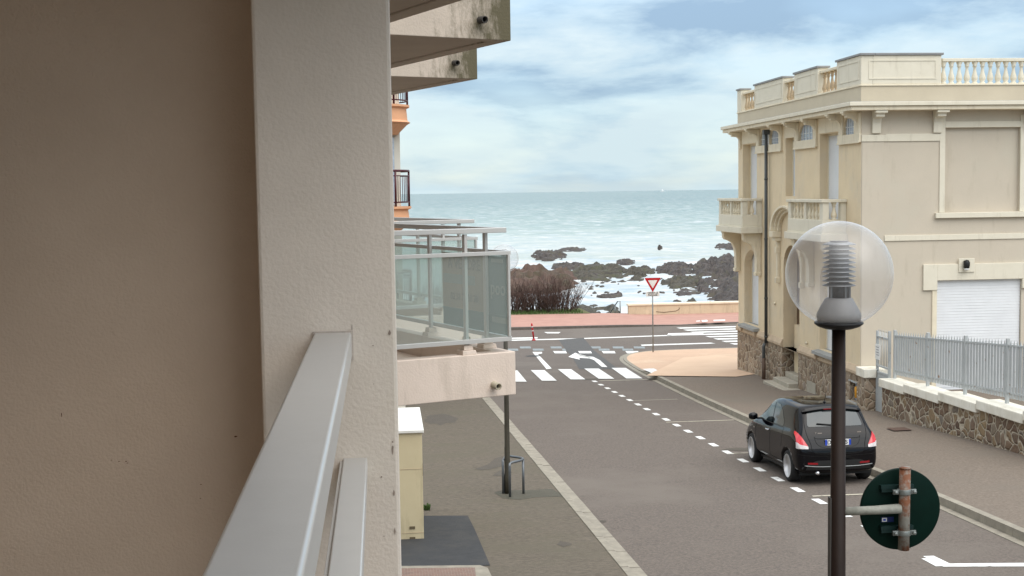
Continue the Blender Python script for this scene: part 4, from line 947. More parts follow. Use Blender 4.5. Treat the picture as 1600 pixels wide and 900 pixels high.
# south parapet
b = MB(); b.box(HX+.302, 15.22, YN-.03, YN+.30, 7.472, 8.24); p_ = b.build('parapet_panel', 'house_trim_s', villa, bevel=.01)
b = MB(); y = YN-.031; xa, xb, za, zb2 = 13.18, 15.08, 7.60, 8.12
b.box(xa, xb, y-.012, y, za, za+.035); b.box(xa, xb, y-.012, y, zb2-.035, zb2); b.box(xa, xa+.035, y-.012, y, za+.035, zb2-.035); b.box(xb-.035, xb, y-.012, y, za+.035, zb2-.035); b.build('panel_frame', 'house_trim_s', p_)
b = MB(); b.box(HX+.35, 15.27, YN-.07, YN+.34, 8.2415, 8.301); b.build('parapet_cap', 'zinc', villa, bevel=.008)
balus_run((15.24, YN+.13, 7.471), (17.9, YN+.13, 7.471), .60, .085, 12, m='house_trim_s')
b = MB(); b.box(15.28, 17.9, YN+.03, YN+.25, 8.072, 8.16); b.build('parapet_rail', 'house_trim_s', villa, bevel=.01)
b = MB(); b.box(17.9, 21, YN-.03, YN+.30, 7.472, 8.24); b.build('parapet_panel', 'house_trim_s', villa, bevel=.01)
# gas meter niche
b = MB(); b.box(HX+.12, HX+.155, 33.78, 34.3, -1.22, -.68); b.build('meter_box', 'house_glass', villa)
b = MB(); b.lathe([(0, -.2), (.07, -.17), (.075, .1), (.05, .14), (0, .15)], (HX+.04, 33.95, -.93), 10); b.build('gas_valve', 'yellow', villa)
b = MB(); b.box(HX-.09, HX-.042, 33.74, 34.34, -1.29, -1.22); b.build('niche_sill', 'fence_grey', villa); b = MB(); b.box(HX-.07, HX-.042, 33.74, 34.34, -.68, -.64); b.build('niche_frame', 'fence_grey', villa)
b = MB(); b.box(HX-.055, HX-.042, 37.1, 37.9, -1.62, -1.18); b.build('cellar_cover', 'stone_step', villa)

# ================================================================== GARDEN WALL + FENCE + GATE
wall_a = Vector((13.02, 32.15, 0)); wall_b = Vector((13.52, 23.0, 0))
def wl_(Y, off=0): t_ = (wall_a.y-Y)/(wall_a.y-wall_b.y); return wall_a.x + (wall_b.x-wall_a.x)*t_ + off
gw = thing('garden_wall', 'low rubble stone garden wall with stepped white coping blocks beside the pavement', 'wall', (13.2, 29, -1.3))
b = MB()
steps = [(32.15, 30.75, -.52), (30.75, 28.95, -.46), (28.95, 27.2, -.385), (27.2, 25.3, -.30), (25.3, 23.4, -.22)]
for i, (ya, yb, zc) in enumerate(steps):
    lo = [(wl_(yb), yb, -2), (wl_(yb, .38), yb, -2), (wl_(ya, .38), ya, -2), (wl_(ya), ya, -2)]
    b.hexa(lo, [(p[0], p[1], zc+.01) for p in lo])
b.build('stonework', 'stone_fence', gw)
for i, (ya, yb, zc) in enumerate(steps):
    c = MB(); lo = [(wl_(yb, -.1), yb+.006, zc), (wl_(yb, .48), yb+.006, zc), (wl_(ya, .48), ya, zc), (wl_(ya, -.1), ya, zc)]
    c.hexa(lo, [(p[0], p[1], zc+.22+(0 if j in (0, 3) else .0)) for j, p in enumerate(lo)]); c.build('coping', 'cap_white', gw, bevel=.02)
pr = thing('gate_pier', 'short rubble stone gate pier with white cap at the villa corner', 'pier', (13.2, 33.3, -1.3))
b = MB(); b.box(12.93, 13.55, 33.05, 33.60, -2, -.42); b.build('stonework', 'stone', pr)
b = MB(); b.box(12.86, 13.62, 32.98, 33.612, -.42, -.18); b.build('cap', 'cap_white', pr, bevel=.02)
gate = thing('garden_gate', 'narrow grey metal pedestrian gate between stone pier and garden wall', 'gate', (13.2, 32.6, -1.3))
b = MB(); y0, y1 = 32.17, 33.03; x = 13.22
b.box(x, x+.03, y0+.05, y1-.05, -1.38, -.28); b.build('sheet_panel', 'fence_grey', gate)
b = MB(); b.box(x-.02, x+.05, y0, y0+.05, -1.42, .93); b.box(x-.02, x+.05, y1-.05, y1, -1.42, .86)
for z in (-.27, -.10, .68): b.box(x-.01, x+.04, y0+.05, y1-.05, z, z+.05)
b.build('frame', 'fence_grey', gate)
for i in range(7):
    yy = y0+.12+i*.105; b = MB(); b.tube([(x+.015, yy, -.05), (x+.015, yy, .86)], .012, 6); b.tube([(x+.015, yy, .86), (x+.015, yy, .93)], [.012, .001], 6); b.build('bar', 'fence_grey', gate)
b = MB(); b.box(x-.045, x-.022, 32.72, 33.02, .1, .5); nt_ = b.build('notice', 'sign_white', gate)
b = MB(); 
for k in range(4): b.box(x-.048, x-.0455, 32.77, 32.97-.03*(k % 2), .42-k*.07, .44-k*.07)
b.build('notice_print', mat('print_grey', (.3, .3, .32), None, 9, .7), nt_)
b = MB(); b.box(12.86, 13.4, 32.17, 33.02, -1.6, -1.335); struct(b.build('gate_threshold', 'stone_step'))
fe = thing('metal_fence', 'grey metal bar fence with spiked tops standing behind the white wall copings', 'fence', (13.6, 29, -.3))
FX = .30
posts = [32.05, 30.25, 28.42, 26.6, 24.8, 23.3]
def ftop(Y): return .80 + (32.05-Y)*.07
def fbot(Y): return -.10 + (32.05-Y)*.045
for Y in posts:
    b = MB(); X = wl_(Y, FX); b.box(X-.035, X+.035, Y-.035, Y+.035, -.35+(32-Y)*.03, ftop(Y)+.17); b.build('post', 'fence_grey', fe, bevel=.004)
for Ya, Yb in zip(posts, posts[1:]):
    for f in (ftop, fbot):
        b = MB()
        b.hexa([(wl_(Yb, FX)-.02, Yb, f(Yb)), (wl_(Yb, FX)+.02, Yb, f(Yb)), (wl_(Ya, FX)+.02, Ya, f(Ya)), (wl_(Ya, FX)-.02, Ya, f(Ya))], [(wl_(Yb, FX)-.02, Yb, f(Yb)+.04), (wl_(Yb, FX)+.02, Yb, f(Yb)+.04), (wl_(Ya, FX)+.02, Ya, f(Ya)+.04), (wl_(Ya, FX)-.02, Ya, f(Ya)+.04)])
        b.build('rail', 'fence_grey', fe)
    n = 14
    for i in range(1, n):
        Y = Ya+(Yb-Ya)*i/n; X = wl_(Y, FX)
        b = MB(); b.box(X-.012, X+.012, Y-.04, Y+.04, fbot(Y)-.1, ftop(Y)+.02); b.add([(X-.01, Y-.035, ftop(Y)+.02), (X+.01, Y-.035, ftop(Y)+.02), (X+.01, Y+.035, ftop(Y)+.02), (X-.01, Y+.035, ftop(Y)+.02), (X, Y, ftop(Y)+.15)], [(0, 1, 4), (1, 2, 4), (2, 3, 4), (3, 0, 4)])
        b.build('bar', 'fence_grey', fe)
# second wire of rust lives in the paint
t = M['fence_grey'].node_tree; nz = t.nodes.new('ShaderNodeTexNoise'); nz.inputs['Scale'].default_value = 7; nz.inputs['Detail'].default_value = 6
g = t.nodes.new('ShaderNodeNewGeometry'); t.links.new(g.outputs['Position'], nz.inputs['Vector']); r = t.nodes.new('ShaderNodeValToRGB'); r.color_ramp.elements[0].position = .66; r.color_ramp.elements[1].position = .72
t.links.new(nz.outputs[0], r.inputs[0]); add_mix(M['fence_grey'], r.outputs[0], (.22, .13, .07))
# yard behind the wall
b = MB(); b.add([(13.4, 10, -.7), (40, 10, -.7), (40, 33.6, -.9), (13.4, 33.6, -.9)], [(0, 1, 2, 3)]); struct(b.build('yard', 'asphalt_pave_right'))

# ================================================================== STREET LAMPS
def lamp(loc, label, m='lamp_pole'):
    L_ = thing('street_lamp', label, 'street lamp', loc, 'globe street lamps on the near pavement')
    x, y, z = loc
    b = MB(); b.lathe([(.065, 0), (.065, .35), (.052, .40), (.046, 1.8), (.034, 4.205)], loc, 20); b.box(x-.052, x-.044, y-.03, y+.03, z+.5, z+.9); b.build('pole', m, L_)
    b = MB(); b.lathe([(.036, 4.205), (.07, 4.210), (.105, 4.222), (.123, 4.236), (.123, 4.243), (.05, 4.247)], loc, 32); b.build('cap_ring', 'ironwork', L_)
    gc = Vector((x, y, z+4.49)); R_ = .269
    b = MB(); n = 28
    b.lathe([(R_*sin(a), R_*cos(a)) for a in [pi*i/n for i in range(n-4)] + [radians(154)]], gc, 48); gl_ = b.build('globe', 'globe', L_)
    b = MB(); b.lathe([(.108, -.243), (.112, -.215), (.110, -.202), (.092, -.165), (.070, -.127), (.062, -.121)], gc, 32); b.build('lamp_holder', 'lamp_base', L_)
    b = MB(); b.lathe([(.050, -.123), (.050, -.056)], gc, 24); b.build('lamp_neck', 'lamp_dark', L_)
    b = MB()
    for a in (-.4, .9, 2.2, 3.6, 5.0): b.box(gc.x+.054*cos(a)-.004, gc.x+.054*cos(a)+.004, gc.y+.054*sin(a)-.004, gc.y+.054*sin(a)+.004, gc.z-.122, gc.z-.054)
    for i in range(10):
        h = -.056 + i*.0232
        b.lathe([(.052, h+.004), (.083, h-.004), (.083, h-.001), (.054, h+.009)], gc, 32)
    b.build('louvre', 'lamp_metal', L_)
    b = MB(); b.lathe([(.050, -.06), (.050, .160), (.046, .168), (0, .170)], gc, 24); b.build('lamp_core', 'lamp_dark', L_)
    return L_
gpos = atY(1311.5, 428, 6.30)
lampn = lamp((gpos.x-.002, 6.30, gpos.z-4.49), 'nearest globe street lamp, clear sphere on a dark brown pole carrying a round sign')
gpos2 = ground(793.5, 771, .05)
lf = lampn.copy(); COL.objects.link(lf); lf.location = (gpos2.x, gpos2.y, gpos2.z); lf['label'] = 'farther globe street lamp on a dull olive pole, standing inside the bent tube rack'
for c in list(lampn.children):
    k = c.copy(); COL.objects.link(k); k.parent = lf
    if c.name.startswith('pole'): k.data = c.data.copy(); k.data.materials[0] = M['lamp_pole_olive']

# round sign seen from behind, on its arm
sx_, sy_ = atY(1404.5, 794, 6.385).x, 6.30
zc_ = atY(1404.5, 794, 6.385).z; mpp = 6.30/FPX
sg = thing('traffic_sign', 'round traffic sign showing its dark green back, on a rusty post by the near lamp', 'sign', (sx_, sy_, zc_-.2))
b = MB(); b.lathe([(0, 0), (.213, 0), (.216, -.004), (.216, -.020), (.211, -.022)], (sx_, sy_+.085, zc_), 64, 'y'); b.build('sign_plate', 'sign_green', sg)
b = MB(); b.lathe([(.0, .001), (.210, .001), (.210, .006), (0, .006)], (sx_, sy_+.085, zc_), 64, 'y'); b.build('sign_face', 'sign_white', sg)
b = MB(); cx_ = atY(1412.5, 795, 6.30).x; zt = atY(1413, 731, 6.30).z; zb_ = atY(1411, 859, 6.30).z
b.tube([(cx_, sy_, zb_), (cx_+.004, sy_, zt)], .0285, 20); b.tube([(cx_+.004, sy_, zt-.004), (cx_+.004, sy_, zt+.004)], .031, 20); b.build('post', 'rusty', sg)
xa = atY(1322, 798, 6.30).x
b = MB(); b.tube([(xa-.03, sy_, atY(1322, 799, 6.3).z), ((xa+cx_)/2, sy_, atY(1370, 797.5, 6.3).z+.002), (cx_-.02, sy_, atY(1400, 795, 6.3).z)], [.0215, .0225, .026], 16); b.build('arm', 'galv_arm', sg)
for yy in (768, 832):
    z = atY(1413, yy, 6.3).z
    b = MB(); b.lathe([(.0315, -.013), (.0345, -.013), (.0345, .013), (.0315, .013)], (cx_, sy_, z), 24)
    for s in (-1, 1):
        b.box(cx_+s*.034, cx_+s*.062, sy_-.012, sy_+.002, z-.012, z+.012)
        b.lathe([(0, -.022), (.0095, -.020), (.0095, .004), (0, .006)], (cx_+s*.050, sy_-.004, z), 6, 'y')
    b.build('clamp', 'clamp', sg, bevel=.001)
    b = MB(); b.box(cx_-.108, cx_+.068, sy_+.036, sy_+.062, z+.006, z+.026); b.box(cx_-.104, cx_+.06, sy_+.04, sy_+.060, z-.010, z+.005); b.build('mounting_rail', mat('rail_dark_green', (.003, .020, .018), None, 9, .5) if yy == 768 else bpy.data.materials['rail_dark_green'], sg)
b = MB(); z = atY(1382, 812, 6.36).z; x = atY(1382, 812, 6.36).x; b.box(x-.018, x+.05, sy_+.0595, sy_+.0625, z-.013, z+.013); st_ = b.build('sticker', mat('sticker_navy', (.006, .016, .10), None, 9, .5), sg)
b = MB(); b.box(x-.014, x+.012, sy_+.0570, sy_+.0592, z-.010, z+.010); b.build('sticker_logo', 'sign_white', st_)
b = MB(); b.box(x-.008, x+.006, sy_+.0560, sy_+.0568, z-.005, z+.005); b.build('sticker_mark', 'blue', st_)
# strap box on the left side of the near pole
b = MB(); xs = atY(1299.5, 830, 6.30).x; b.box(xs-.010, xs+.008, 6.29, 6.33, atY(1299, 905, 6.3).z-.2, atY(1299, 778, 6.3).z); b.build('side_bracket', mat('bracket_grey', (.09, .085, .08), None, 8, .6), lampn)

# ================================================================== SMALL STREET FURNITURE
def gat(x, y, dz): p = ground(x, y, dz); return p
F_, R_, Lg = gat(797, 777, .05), gat(818, 771.5, .05), gat(786.5, 771.5, .05)
rk = thing('cycle_rack', 'bent grey tube hoop wrapped round the foot of the far lamp pole', 'rack', (F_.x, F_.y, gz(F_.y)+.05))
h = .68; bp = Vector((R_.x-.28, R_.y+.35, 0))
top = lambda p, dz=0: Vector((p.x, p.y, gz(24.2)+.05+h+dz))
b = MB(); ring = catmull([tuple(top(F_, -.06)), tuple(top(F_+Vector((.03, .05, 0)), -.01)), tuple(top(R_ + Vector((-.08, -.12, 0)))), tuple(top(R_+Vector((0, 0.02, 0)))), tuple(top(R_+Vector((-.06, .18, 0)))), tuple(top(bp)), tuple(top(Lg+Vector((.05, .12, 0)))), tuple(top(Lg, -.03))], 5)
b.tube([(F_.x, F_.y, gz(F_.y)+.03)] + ring + [(Lg.x, Lg.y, gz(Lg.y)+.03)], .024, 12); b.build('hoop', 'rack_steel', rk)
b = MB(); b.tube([(R_.x, R_.y, gz(R_.y)+.03), (R_.x, R_.y, gz(24.2)+.05+h)], .024, 12); b.build('leg', 'rack_steel', rk)

cab = thing('utility_cabinet', 'tall beige utility cabinet with white lid on the near pavement beside the pillar', 'cabinet', (.1, 20.8, gz(20.4)+.05))
cz0 = gz(20.4)+.04; cz1 = .90
b = MB(); b.box(-.65, .60, 20.4, 22.35, cz0, cz1-.03); cb = b.build('body', 'cabinet', cab, bevel=.008)
b = MB(); b.hexa([(-.68, 20.36, cz1-.028), (.63, 20.36, cz1-.028), (.63, 22.40, cz1-.028), (-.68, 22.40, cz1-.028)], [(-.68, 20.36, cz1+.02), (.63, 20.36, cz1+.02), (.63, 22.40, cz1+.05), (-.68, 22.40, cz1+.05)]); b.build('lid', 'cabinet_top', cab, bevel=.008)
b = MB()
m_vent = mat('vent_brown', (.13, .10, .06), None, 9, .7)
for z in (-.70, -.875): b = MB(); b.box(.37, .46, 20.392, 20.399, z, z+.045); b.build('vent', m_vent, cab)
b = MB(); b.box(-.65, .60, 20.394, 20.399, -.765, -.760); b.build('panel_joint', 'plinth', cab); b = MB(); b.box(-.65, .60, 20.394, 20.399, .28, .285); b.build('panel_joint', 'plinth', cab)
b = MB(); b.box(.601, .615, 20.7, 20.76, .1, .3); b.build('handle', 'ironwork', cab)
# weeds against the cabinet
def weed(x, y, z, n, hgt, label, w=.12):
    b = MB()
    for i in range(n):
        a = random.uniform(0, 2*pi); l_ = hgt*random.uniform(.5, 1); c = Vector((x+random.uniform(-w, w), y+random.uniform(-w, w), z)); tip = c+Vector((cos(a)*l_*.6, sin(a)*l_*.6, l_)); s_ = Vector((-sin(a), cos(a), 0))*.008
        b.add([c-s_, c+s_, (c+tip)/2+s_*1.5+Vector((0, 0, .02)), tip, (c+tip)/2-s_*1.5+Vector((0, 0, .02))], [(0, 1, 2, 3, 4)])
    o = b.build('weed', 'weed', origin=(x, y, z), fixn=False); tag(o, label, 'weed'); return o
wp = gat(667, 797, .05); weed(wp.x, wp.y, gz(wp.y)+.05, 40, .13, 'small tuft of green weed at the foot of the beige cabinet', .05)

# red flexible bollard
bp_ = atZ(834, 532, FLAT); bo = thing('bollard', 'slim red flexible bollard on the centre line of the seafront road', 'bollard', bp_)
b = MB(); b.lathe([(.10, 0), (.10, .03), (.05, .06), (.045, .10)], bp_, 14); b.build('foot', 'red', bo)
b = MB(); x, y, z = bp_; tilt = Vector((-.10, 0, .80)); p0 = Vector(bp_)+Vector((0, 0, .09)); 
b.tube([p0, p0+tilt*.5, p0+tilt*.9, p0+tilt*.96], [.045, .042, .042, .02], 14); b.build('post', 'red', bo)
for f in (.45, .7):
    b = MB(); b.tube([p0+tilt*f, p0+tilt*(f+.07)], .0455, 14); b.build('reflective_band', 'sleeve', bo)

# give way sign
gs_ = ground(1020.5, 549.5, .05); gw_ = thing('give_way_sign', 'red and white give way triangle on a thin grey pole at the tan corner', 'sign', gs_)
x, y, z = gs_; zt = atY(1019.5, 434, y).z; zb3 = atY(1019.5, 458, y).z; zp0 = atY(1019.5, 463, y).z; zp1 = atY(1019.5, 455.5, y).z
b = MB(); b.tube([gs_-Vector((0, 0, .05)), (x-.01, y, zt-.05)], .03, 10); b.build('pole', 'steel', gw_)
R0 = .36; cz = zt-.02
def tri(w_, h_, z1, yy, th):
    pts = []
    for (px_, pz_) in ((-w_/2, z1), (w_/2, z1), (0, z1-h_)): pts.append((px_, pz_))
    # round the corners
    out_ = []
    for i in range(3):
        p = Vector(pts[i]); a = (Vector(pts[i-1])-p).normalized(); c = (Vector(pts[(i+1) % 3])-p).normalized(); r_ = w_*.06
        for f in (0, .33, .67, 1): q0 = p+a*r_; q1 = p+c*r_; out_.append((q0*(1-f)**2 + p*2*f*(1-f) + q1*f**2))
    return [(x-.01+q_[0], yy, q_[1]) for q_ in out_]
b = MB(); b.prism(tri(.74, .64, zt, y-.035, 0), (0, -.018, 0)); b.build('sign_rim', 'red', gw_)
b = MB(); b.prism(tri(.43, .36, zt-.105, y-.0545, 0), (0, -.002, 0)); b.build('sign_face', 'sign_white', gw_)
b = MB(); zc2 = atY(1019.5, 459.5, y).z; b.box(x-.31, x+.29, y-.05, y-.035, zc2-.10, zc2+.12); b.build('name_plate', 'sign_white', gw_, bevel=.004)
text_mesh('lettering', 'CEDEZ LE', .105, basis((x-.01, y-.054, zc2+.055), (1, 0, 0), (0, 0, 1)), 'ink', gw_)
text_mesh('lettering', 'PASSAGE', .105, basis((x-.01, y-.054, zc2-.045), (1, 0, 0), (0, 0, 1)), 'ink', gw_)

# sea wall and handrail
wx0 = atY(982, 492, 73.6).x
sw = thing('sea_wall', 'low cream rendered parapet wall between the red promenade and the rocks', 'wall', (wx0+8, 73.8, FLAT))
b = MB(); b.box(wx0, 80, 73.5, 73.85, FLAT, FLAT+.58); b.build('masonry', 'sea_wall', sw)
b = MB(); b.box(wx0-.06, 80, 73.44, 73.91, FLAT+.582, FLAT+.70); b.build('coping', 'house_trim', sw, bevel=.02)
b = MB(); cr = [atY(x, y, 73.492) for x, y in ((1025, 487), (1038, 488), (1046, 487), (1056, 486), (1061, 483.5), (1062, 480.5))]
b.tube([(p.x, 73.497, p.z) for p in cr], .02, 5); b.build('crack', mat('crack', (.16, .11, .07), None, 9, .9), sw)
hr = thing('handrail', 'thin metal stair handrail leading down to the rocky beach beside the cream wall', 'handrail', (atY(966, 492, 75).x, 75, FLAT))
ps = [atY(950, 494, 75.5), atY(965, 471, 75.5), atY(969, 470.5, 75.2), atY(969, 492, 75.2)]
b = MB(); b.tube([tuple(p) for p in ps], .035, 8); b.tube([tuple(atY(961, 478, 75.4)), tuple(atY(961, 494, 75.4))], .025, 6); b.build('tube', 'steel', hr)

# ================================================================== SHRUBS
def shrub(x, y, hgt, wid, n, label, seed):
    random.seed(seed); s = thing('bare_shrub', label, 'shrub', (x, y, FLAT+.15), 'leafless brown shrubs along the promenade'); z = FLAT+.12
    b = MB(); tw = MB()
    for i in range(n):
        a = random.uniform(0, 2*pi); r0 = random.uniform(0, 1)**.6; bx, by = x+cos(a)*r0*wid*.42, y+sin(a)*r0*.7
        ln = hgt*.82*random.uniform(.4, 1.1)*(1-.2*r0); lean = Vector((cos(a)*r0*.5+random.uniform(-.3, .3), sin(a)*r0*.3+random.uniform(-.2, .2), 1)).normalized()
        p0 = Vector((bx, by, z)); p1 = p0+lean*ln*.55+Vector((random.uniform(-.22, .22), random.uniform(-.15, .15), 0)); p2 = p0+lean*ln+Vector((random.uniform(-.15, .15), random.uniform(-.1, .1), 0))
        b.tube([p0, p1, p2], [.020, .013, .004], 3, smooth=False)
        for j in range(7):
            t_ = random.uniform(.15, 1); q_ = p0.lerp(p1, t_/.55) if t_ < .55 else p1.lerp(p2, (t_-.55)/.45)
            d = Vector((random.uniform(-.6, .6), random.uniform(-.5, .5), random.uniform(.5, 1))).normalized()*random.uniform(.3, .8)
            tw.tube([q_, q_+d*.5+Vector((0, 0, .03)), q_+d], [.008, .006, .002], 3, smooth=False)
    b.build('stem', 'twig', s, fixn=False); tw.build('twig', 'twig', s, fixn=False)
for i, (px_, wd, hg, yy, lb) in enumerate(((872, 2.6, 2.75, 75.5, 'rightmost leafless brown shrub, standing out against the white surf beside the steps'),
        (835, 3.2, 2.5, 76.2, 'broad leafless brown shrub, second from the right along the promenade'),
        (795, 3.0, 2.7, 75.6, 'leafless brown shrub just right of the glass balcony corner'),
        (745, 3.4, 2.6, 76.2, 'leafless brown shrub seen through the right part of the balcony glass'),
        (690, 3.4, 2.4, 75.8, 'leafless brown shrub seen through the left part of the balcony glass'))):
    p = atY(px_, 493, yy); shrub(p.x, yy, hg, wd, 150 if i < 3 else 110, lb, 20+i)
# grass fringe under the shrubs
random.seed(5); b = MB()
for i in range(2600):
    x = random.uniform(-6, 11.8); y = random.uniform(74.0, 75.6); h_ = random.uniform(.08, .3); a = random.uniform(0, pi); s_ = Vector((cos(a), sin(a), 0))*.02; c = Vector((x, y, FLAT+.14))
    b.add([c-s_, c+s_, c+Vector((random.uniform(-.1, .1), random.uniform(-.1, .1), h_))], [(0, 1, 2)])
tag(b.build('grass', 'weed', fixn=False), 'fringe of short green grass under the brown shrubs', 'grass', kind='stuff')

# ================================================================== ROCKS
def rock(x0, x1, ytop, ybase, label, h=1.0, m='rock', seed=0, nx=46, rough=1.0, z0=SEA):
    a = atZ((x0+x1)/2, ybase, z0); c = atZ((x0+x1)/2, ytop+(ybase-ytop)*.12, z0); l_ = atZ(x0, (ytop+ybase)/2, z0); r_ = atZ(x1, (ytop+ybase)/2, z0)
    cx_, cy_ = (l_.x+r_.x)/2, (a.y+c.y)/2; hw, hd = (r_.x-l_.x)/2*1.12, max((c.y-a.y)/2*1.12, .8)
    skx = (atZ((x0+x1)/2, ytop, z0).x-a.x)/2
    ny = max(10, min(46, int(nx*min(1.4, hd/hw)))); vs = []; fs_ = []
    for j in range(ny+1):
        for i in range(nx+1):
            u, v = 2*i/nx-1, 2*j/ny-1; d = u*u+v*v
            p = Vector((u*hw+seed*13.1, v*hd*.7, seed*3.7))
            n1 = noise.fractal(p*.16*max(1, 6/hw**.5), 1.0, 2.1, 5); n2 = noise.ridged_multi_fractal(p*.35, .9, 2.2, 5, 1.0, 2.0)
            fall = max(-1, (1-d))
            zz_ = h*(.26*fall + n1*.50*rough - .07 + (n2-1.0)*.20*max(0, fall))
            if fall < .12: zz_ = min(zz_, -.02 + (fall-.12)*2)
            vs.append((cx_+u*hw+v*skx, cy_+v*hd, z0+max(zz_, -.6)))
    for j in range(ny):
        for i in range(nx):
            q_ = (j*(nx+1)+i, j*(nx+1)+i+1, (j+1)*(nx+1)+i+1, (j+1)*(nx+1)+i)
            if max(vs[k][2] for k in q_) > z0-.25: fs_.append(q_)
    b = MB(); b.add(vs, fs_, False); o = b.build('rock', m, origin=(cx_, cy_, z0), fixn=False)
    used = set(k for f in fs_ for k in f)
    bmx = bmesh.new(); bmx.from_mesh(o.data); bmesh.ops.delete(bmx, geom=[v for v in bmx.verts if not v.link_faces], context='VERTS'); bmx.to_mesh(o.data); bmx.free()
    tag(o, label, 'rock', 'rocks in the surf'); return o
rk_ = [
 (828, 885, 391, 408, 'dark rock island in the surf left of centre, farthest out', 1.9, 'rock'),
 (870, 916, 386, 394, 'long thin reef tail trailing right from the far dark rock island', .8, 'rock'),
 (1026, 1034, 386, 391, 'tiny lone dark rock poking out of the open surf', 1.6, 'rock'),
 (1112, 1175, 380, 391, 'far flat reef emerging just left of the villa balcony', 1.2, 'rock'),
 (960, 992, 404, 415, 'small dark rock above the rounded one in the middle of the surf', 1.1, 'rock'),
 (971, 1024, 417, 432, 'rounded dark rock standing behind the give way sign', 1.7, 'rock_green'),
 (1022, 1092, 410, 432, 'wide dark reef right of the give way sign', 2.0, 'rock'),
 (1080, 1200, 402, 436, 'highest dark rock mass beside the villa wall', 3.4, 'rock'),
 (1030, 1110, 430, 452, 'green brown reef sloping right from the give way sign', 1.5, 'rock_green'),
 (1085, 1200, 432, 462, 'broad dark reef filling the right side of the rock pool', 2.2, 'rock'),
 (1100, 1200, 452, 477, 'nearest dark rock mass against the villa corner', 2.0, 'rock'),
 (1066, 1098, 469, 480, 'low green rock just above the cream sea wall', .9, 'rock_green'),
 (865, 985, 412, 440, 'long brown reef left of the rock pool', 1.8, 'rock_green'),
 (860, 915, 411, 424, 'dark reef crest behind the long brown reef', 1.4, 'rock'),
 (884, 968, 474, 498, 'green weedy rocks at the foot of the bank beside the stair rail', 1.2, 'rock_green'),
 (984, 1006, 432, 440, 'low weedy rock left of the give way sign', .8, 'rock_green'),
 (920, 945, 430, 436, 'low dark rock at the upper left of the foamy pool', .8, 'rock'),
 (930, 972, 459, 466, 'thin flat ledge in the middle of the foamy pool', .7, 'rock'),
 (1050, 1095, 452, 462, 'scattered low ledge under the green brown reef', .6, 'rock')]
for i, r in enumerate(rk_): rock(r[0], r[1], r[2], r[3], r[4], r[5], r[6], seed=i+1)
rock(700, 905, 420, 462, 'brown headland of rock behind the leafless shrubs', 3.6, 'headland', seed=31)
random.seed(11)
small = [(924, 434, 14), (936, 437, 18), (948, 440, 10), (958, 441, 9), (971, 440, 16), (911, 440, 10), (925, 448, 7), (948, 457, 9), (985, 438, 14), (1063, 462, 9), (1075, 461, 12), (1058, 471, 14), (1088, 450, 10)]
while len(small) < 62:
    x, y = random.uniform(895, 1110), random.uniform(431, 474)
    if abs(y-(431+.16*abs(x-985))) < 26 and abs(x-985) > 12: small.append((x, y, random.choice((3, 4, 5, 6, 8, 11))))
base = None
for i, (x, y, w_) in enumerate(small):
    lab = 'small dark stone poking through the foam of the rock pool'
    o = rock(x-w_/2, x+w_/2, y-1.2, y+1.2, lab, .16+.02*w_, 'rock', seed=50+i, nx=18)
    o['group'] = 'small stones in the foamy rock pool'

# sailing boat on the horizon
sp_ = atZ(1035, 299.6, SEA); d = sp_.y/FPX
bt = thing('sailing_boat', 'tiny white sailing boat on the horizon', 'boat', sp_)
b = MB(); X, Y, Z = sp_; d *= 1.35; b.hexa([(X-2.2*d, Y-.5*d, Z), (X+1.8*d, Y-.5*d, Z), (X+1.8*d, Y+.5*d, Z), (X-2.2*d, Y+.5*d, Z)], [(X-2.6*d, Y-.7*d, Z+.9*d), (X+2.4*d, Y-.7*d, Z+.9*d), (X+2.4*d, Y+.7*d, Z+.9*d), (X-2.6*d, Y+.7*d, Z+.9*d)]); b.build('hull', 'boat_white', bt)
b = MB(); b.prism([(X-.3*d, Y, Z+1*d), (X+1.5*d, Y, Z+1.2*d), (X-.3*d, Y, Z+3.4*d)], (0, .1*d, 0)); b.build('sail', 'boat_white', bt)

# ================================================================== CAR
def smooth_curve(keys, t_):
    if t_ <= keys[0][0]: return keys[0][1]
    for (a, va_), (b_, vb2) in zip(keys, keys[1:]):
        if t_ <= b_:
            f = (t_-a)/(b_-a); f = f*f*(3-2*f)*.5+f*.5; return va_+(vb2-va_)*f
    return keys[-1][1]
carL = 3.84
st = [ # y, half width low, z bottom, belt half width, z belt, roof half width, z roof centre
 (0.00, .64, .34, .66, .60, .60, .64), (.03, .74, .27, .76, .66, .68, .72), (.07, .79, .24, .79, .76, .68, .86), (.14, .815, .22, .80, .86, .65, 1.00),
 (.24, .83, .21, .80, .93, .62, 1.14), (.36, .835, .20, .80, .96, .60, 1.30), (.46, .835, .20, .80, .965, .60, 1.425), (.56, .835, .19, .80, .965, .62, 1.455),
 (.80, .835, .19, .80, .95, .625, 1.485), (1.2, .83, .19, .80, .93, .63, 1.51), (1.6, .83, .19, .80, .915, .625, 1.505), (2.0, .83, .19, .80, .90, .60, 1.455),
 (2.25, .83, .19, .80, .90, .58, 1.385), (2.55, .83, .19, .795, .905, .58, 1.21), (2.82, .83, .19, .785, .90, .60, 1.03), (2.98, .83, .19, .78, .87, .62, .955),
 (3.25, .82, .20, .76, .81, .60, .90), (3.50, .80, .21, .72, .72, .55, .82), (3.68, .74, .23, .66, .62, .50, .72), (3.80, .62, .27, .54, .52, .40, .58), (3.84, .50, .32, .42, .46, .30, .50)]
ring_n = None; cv = []; 
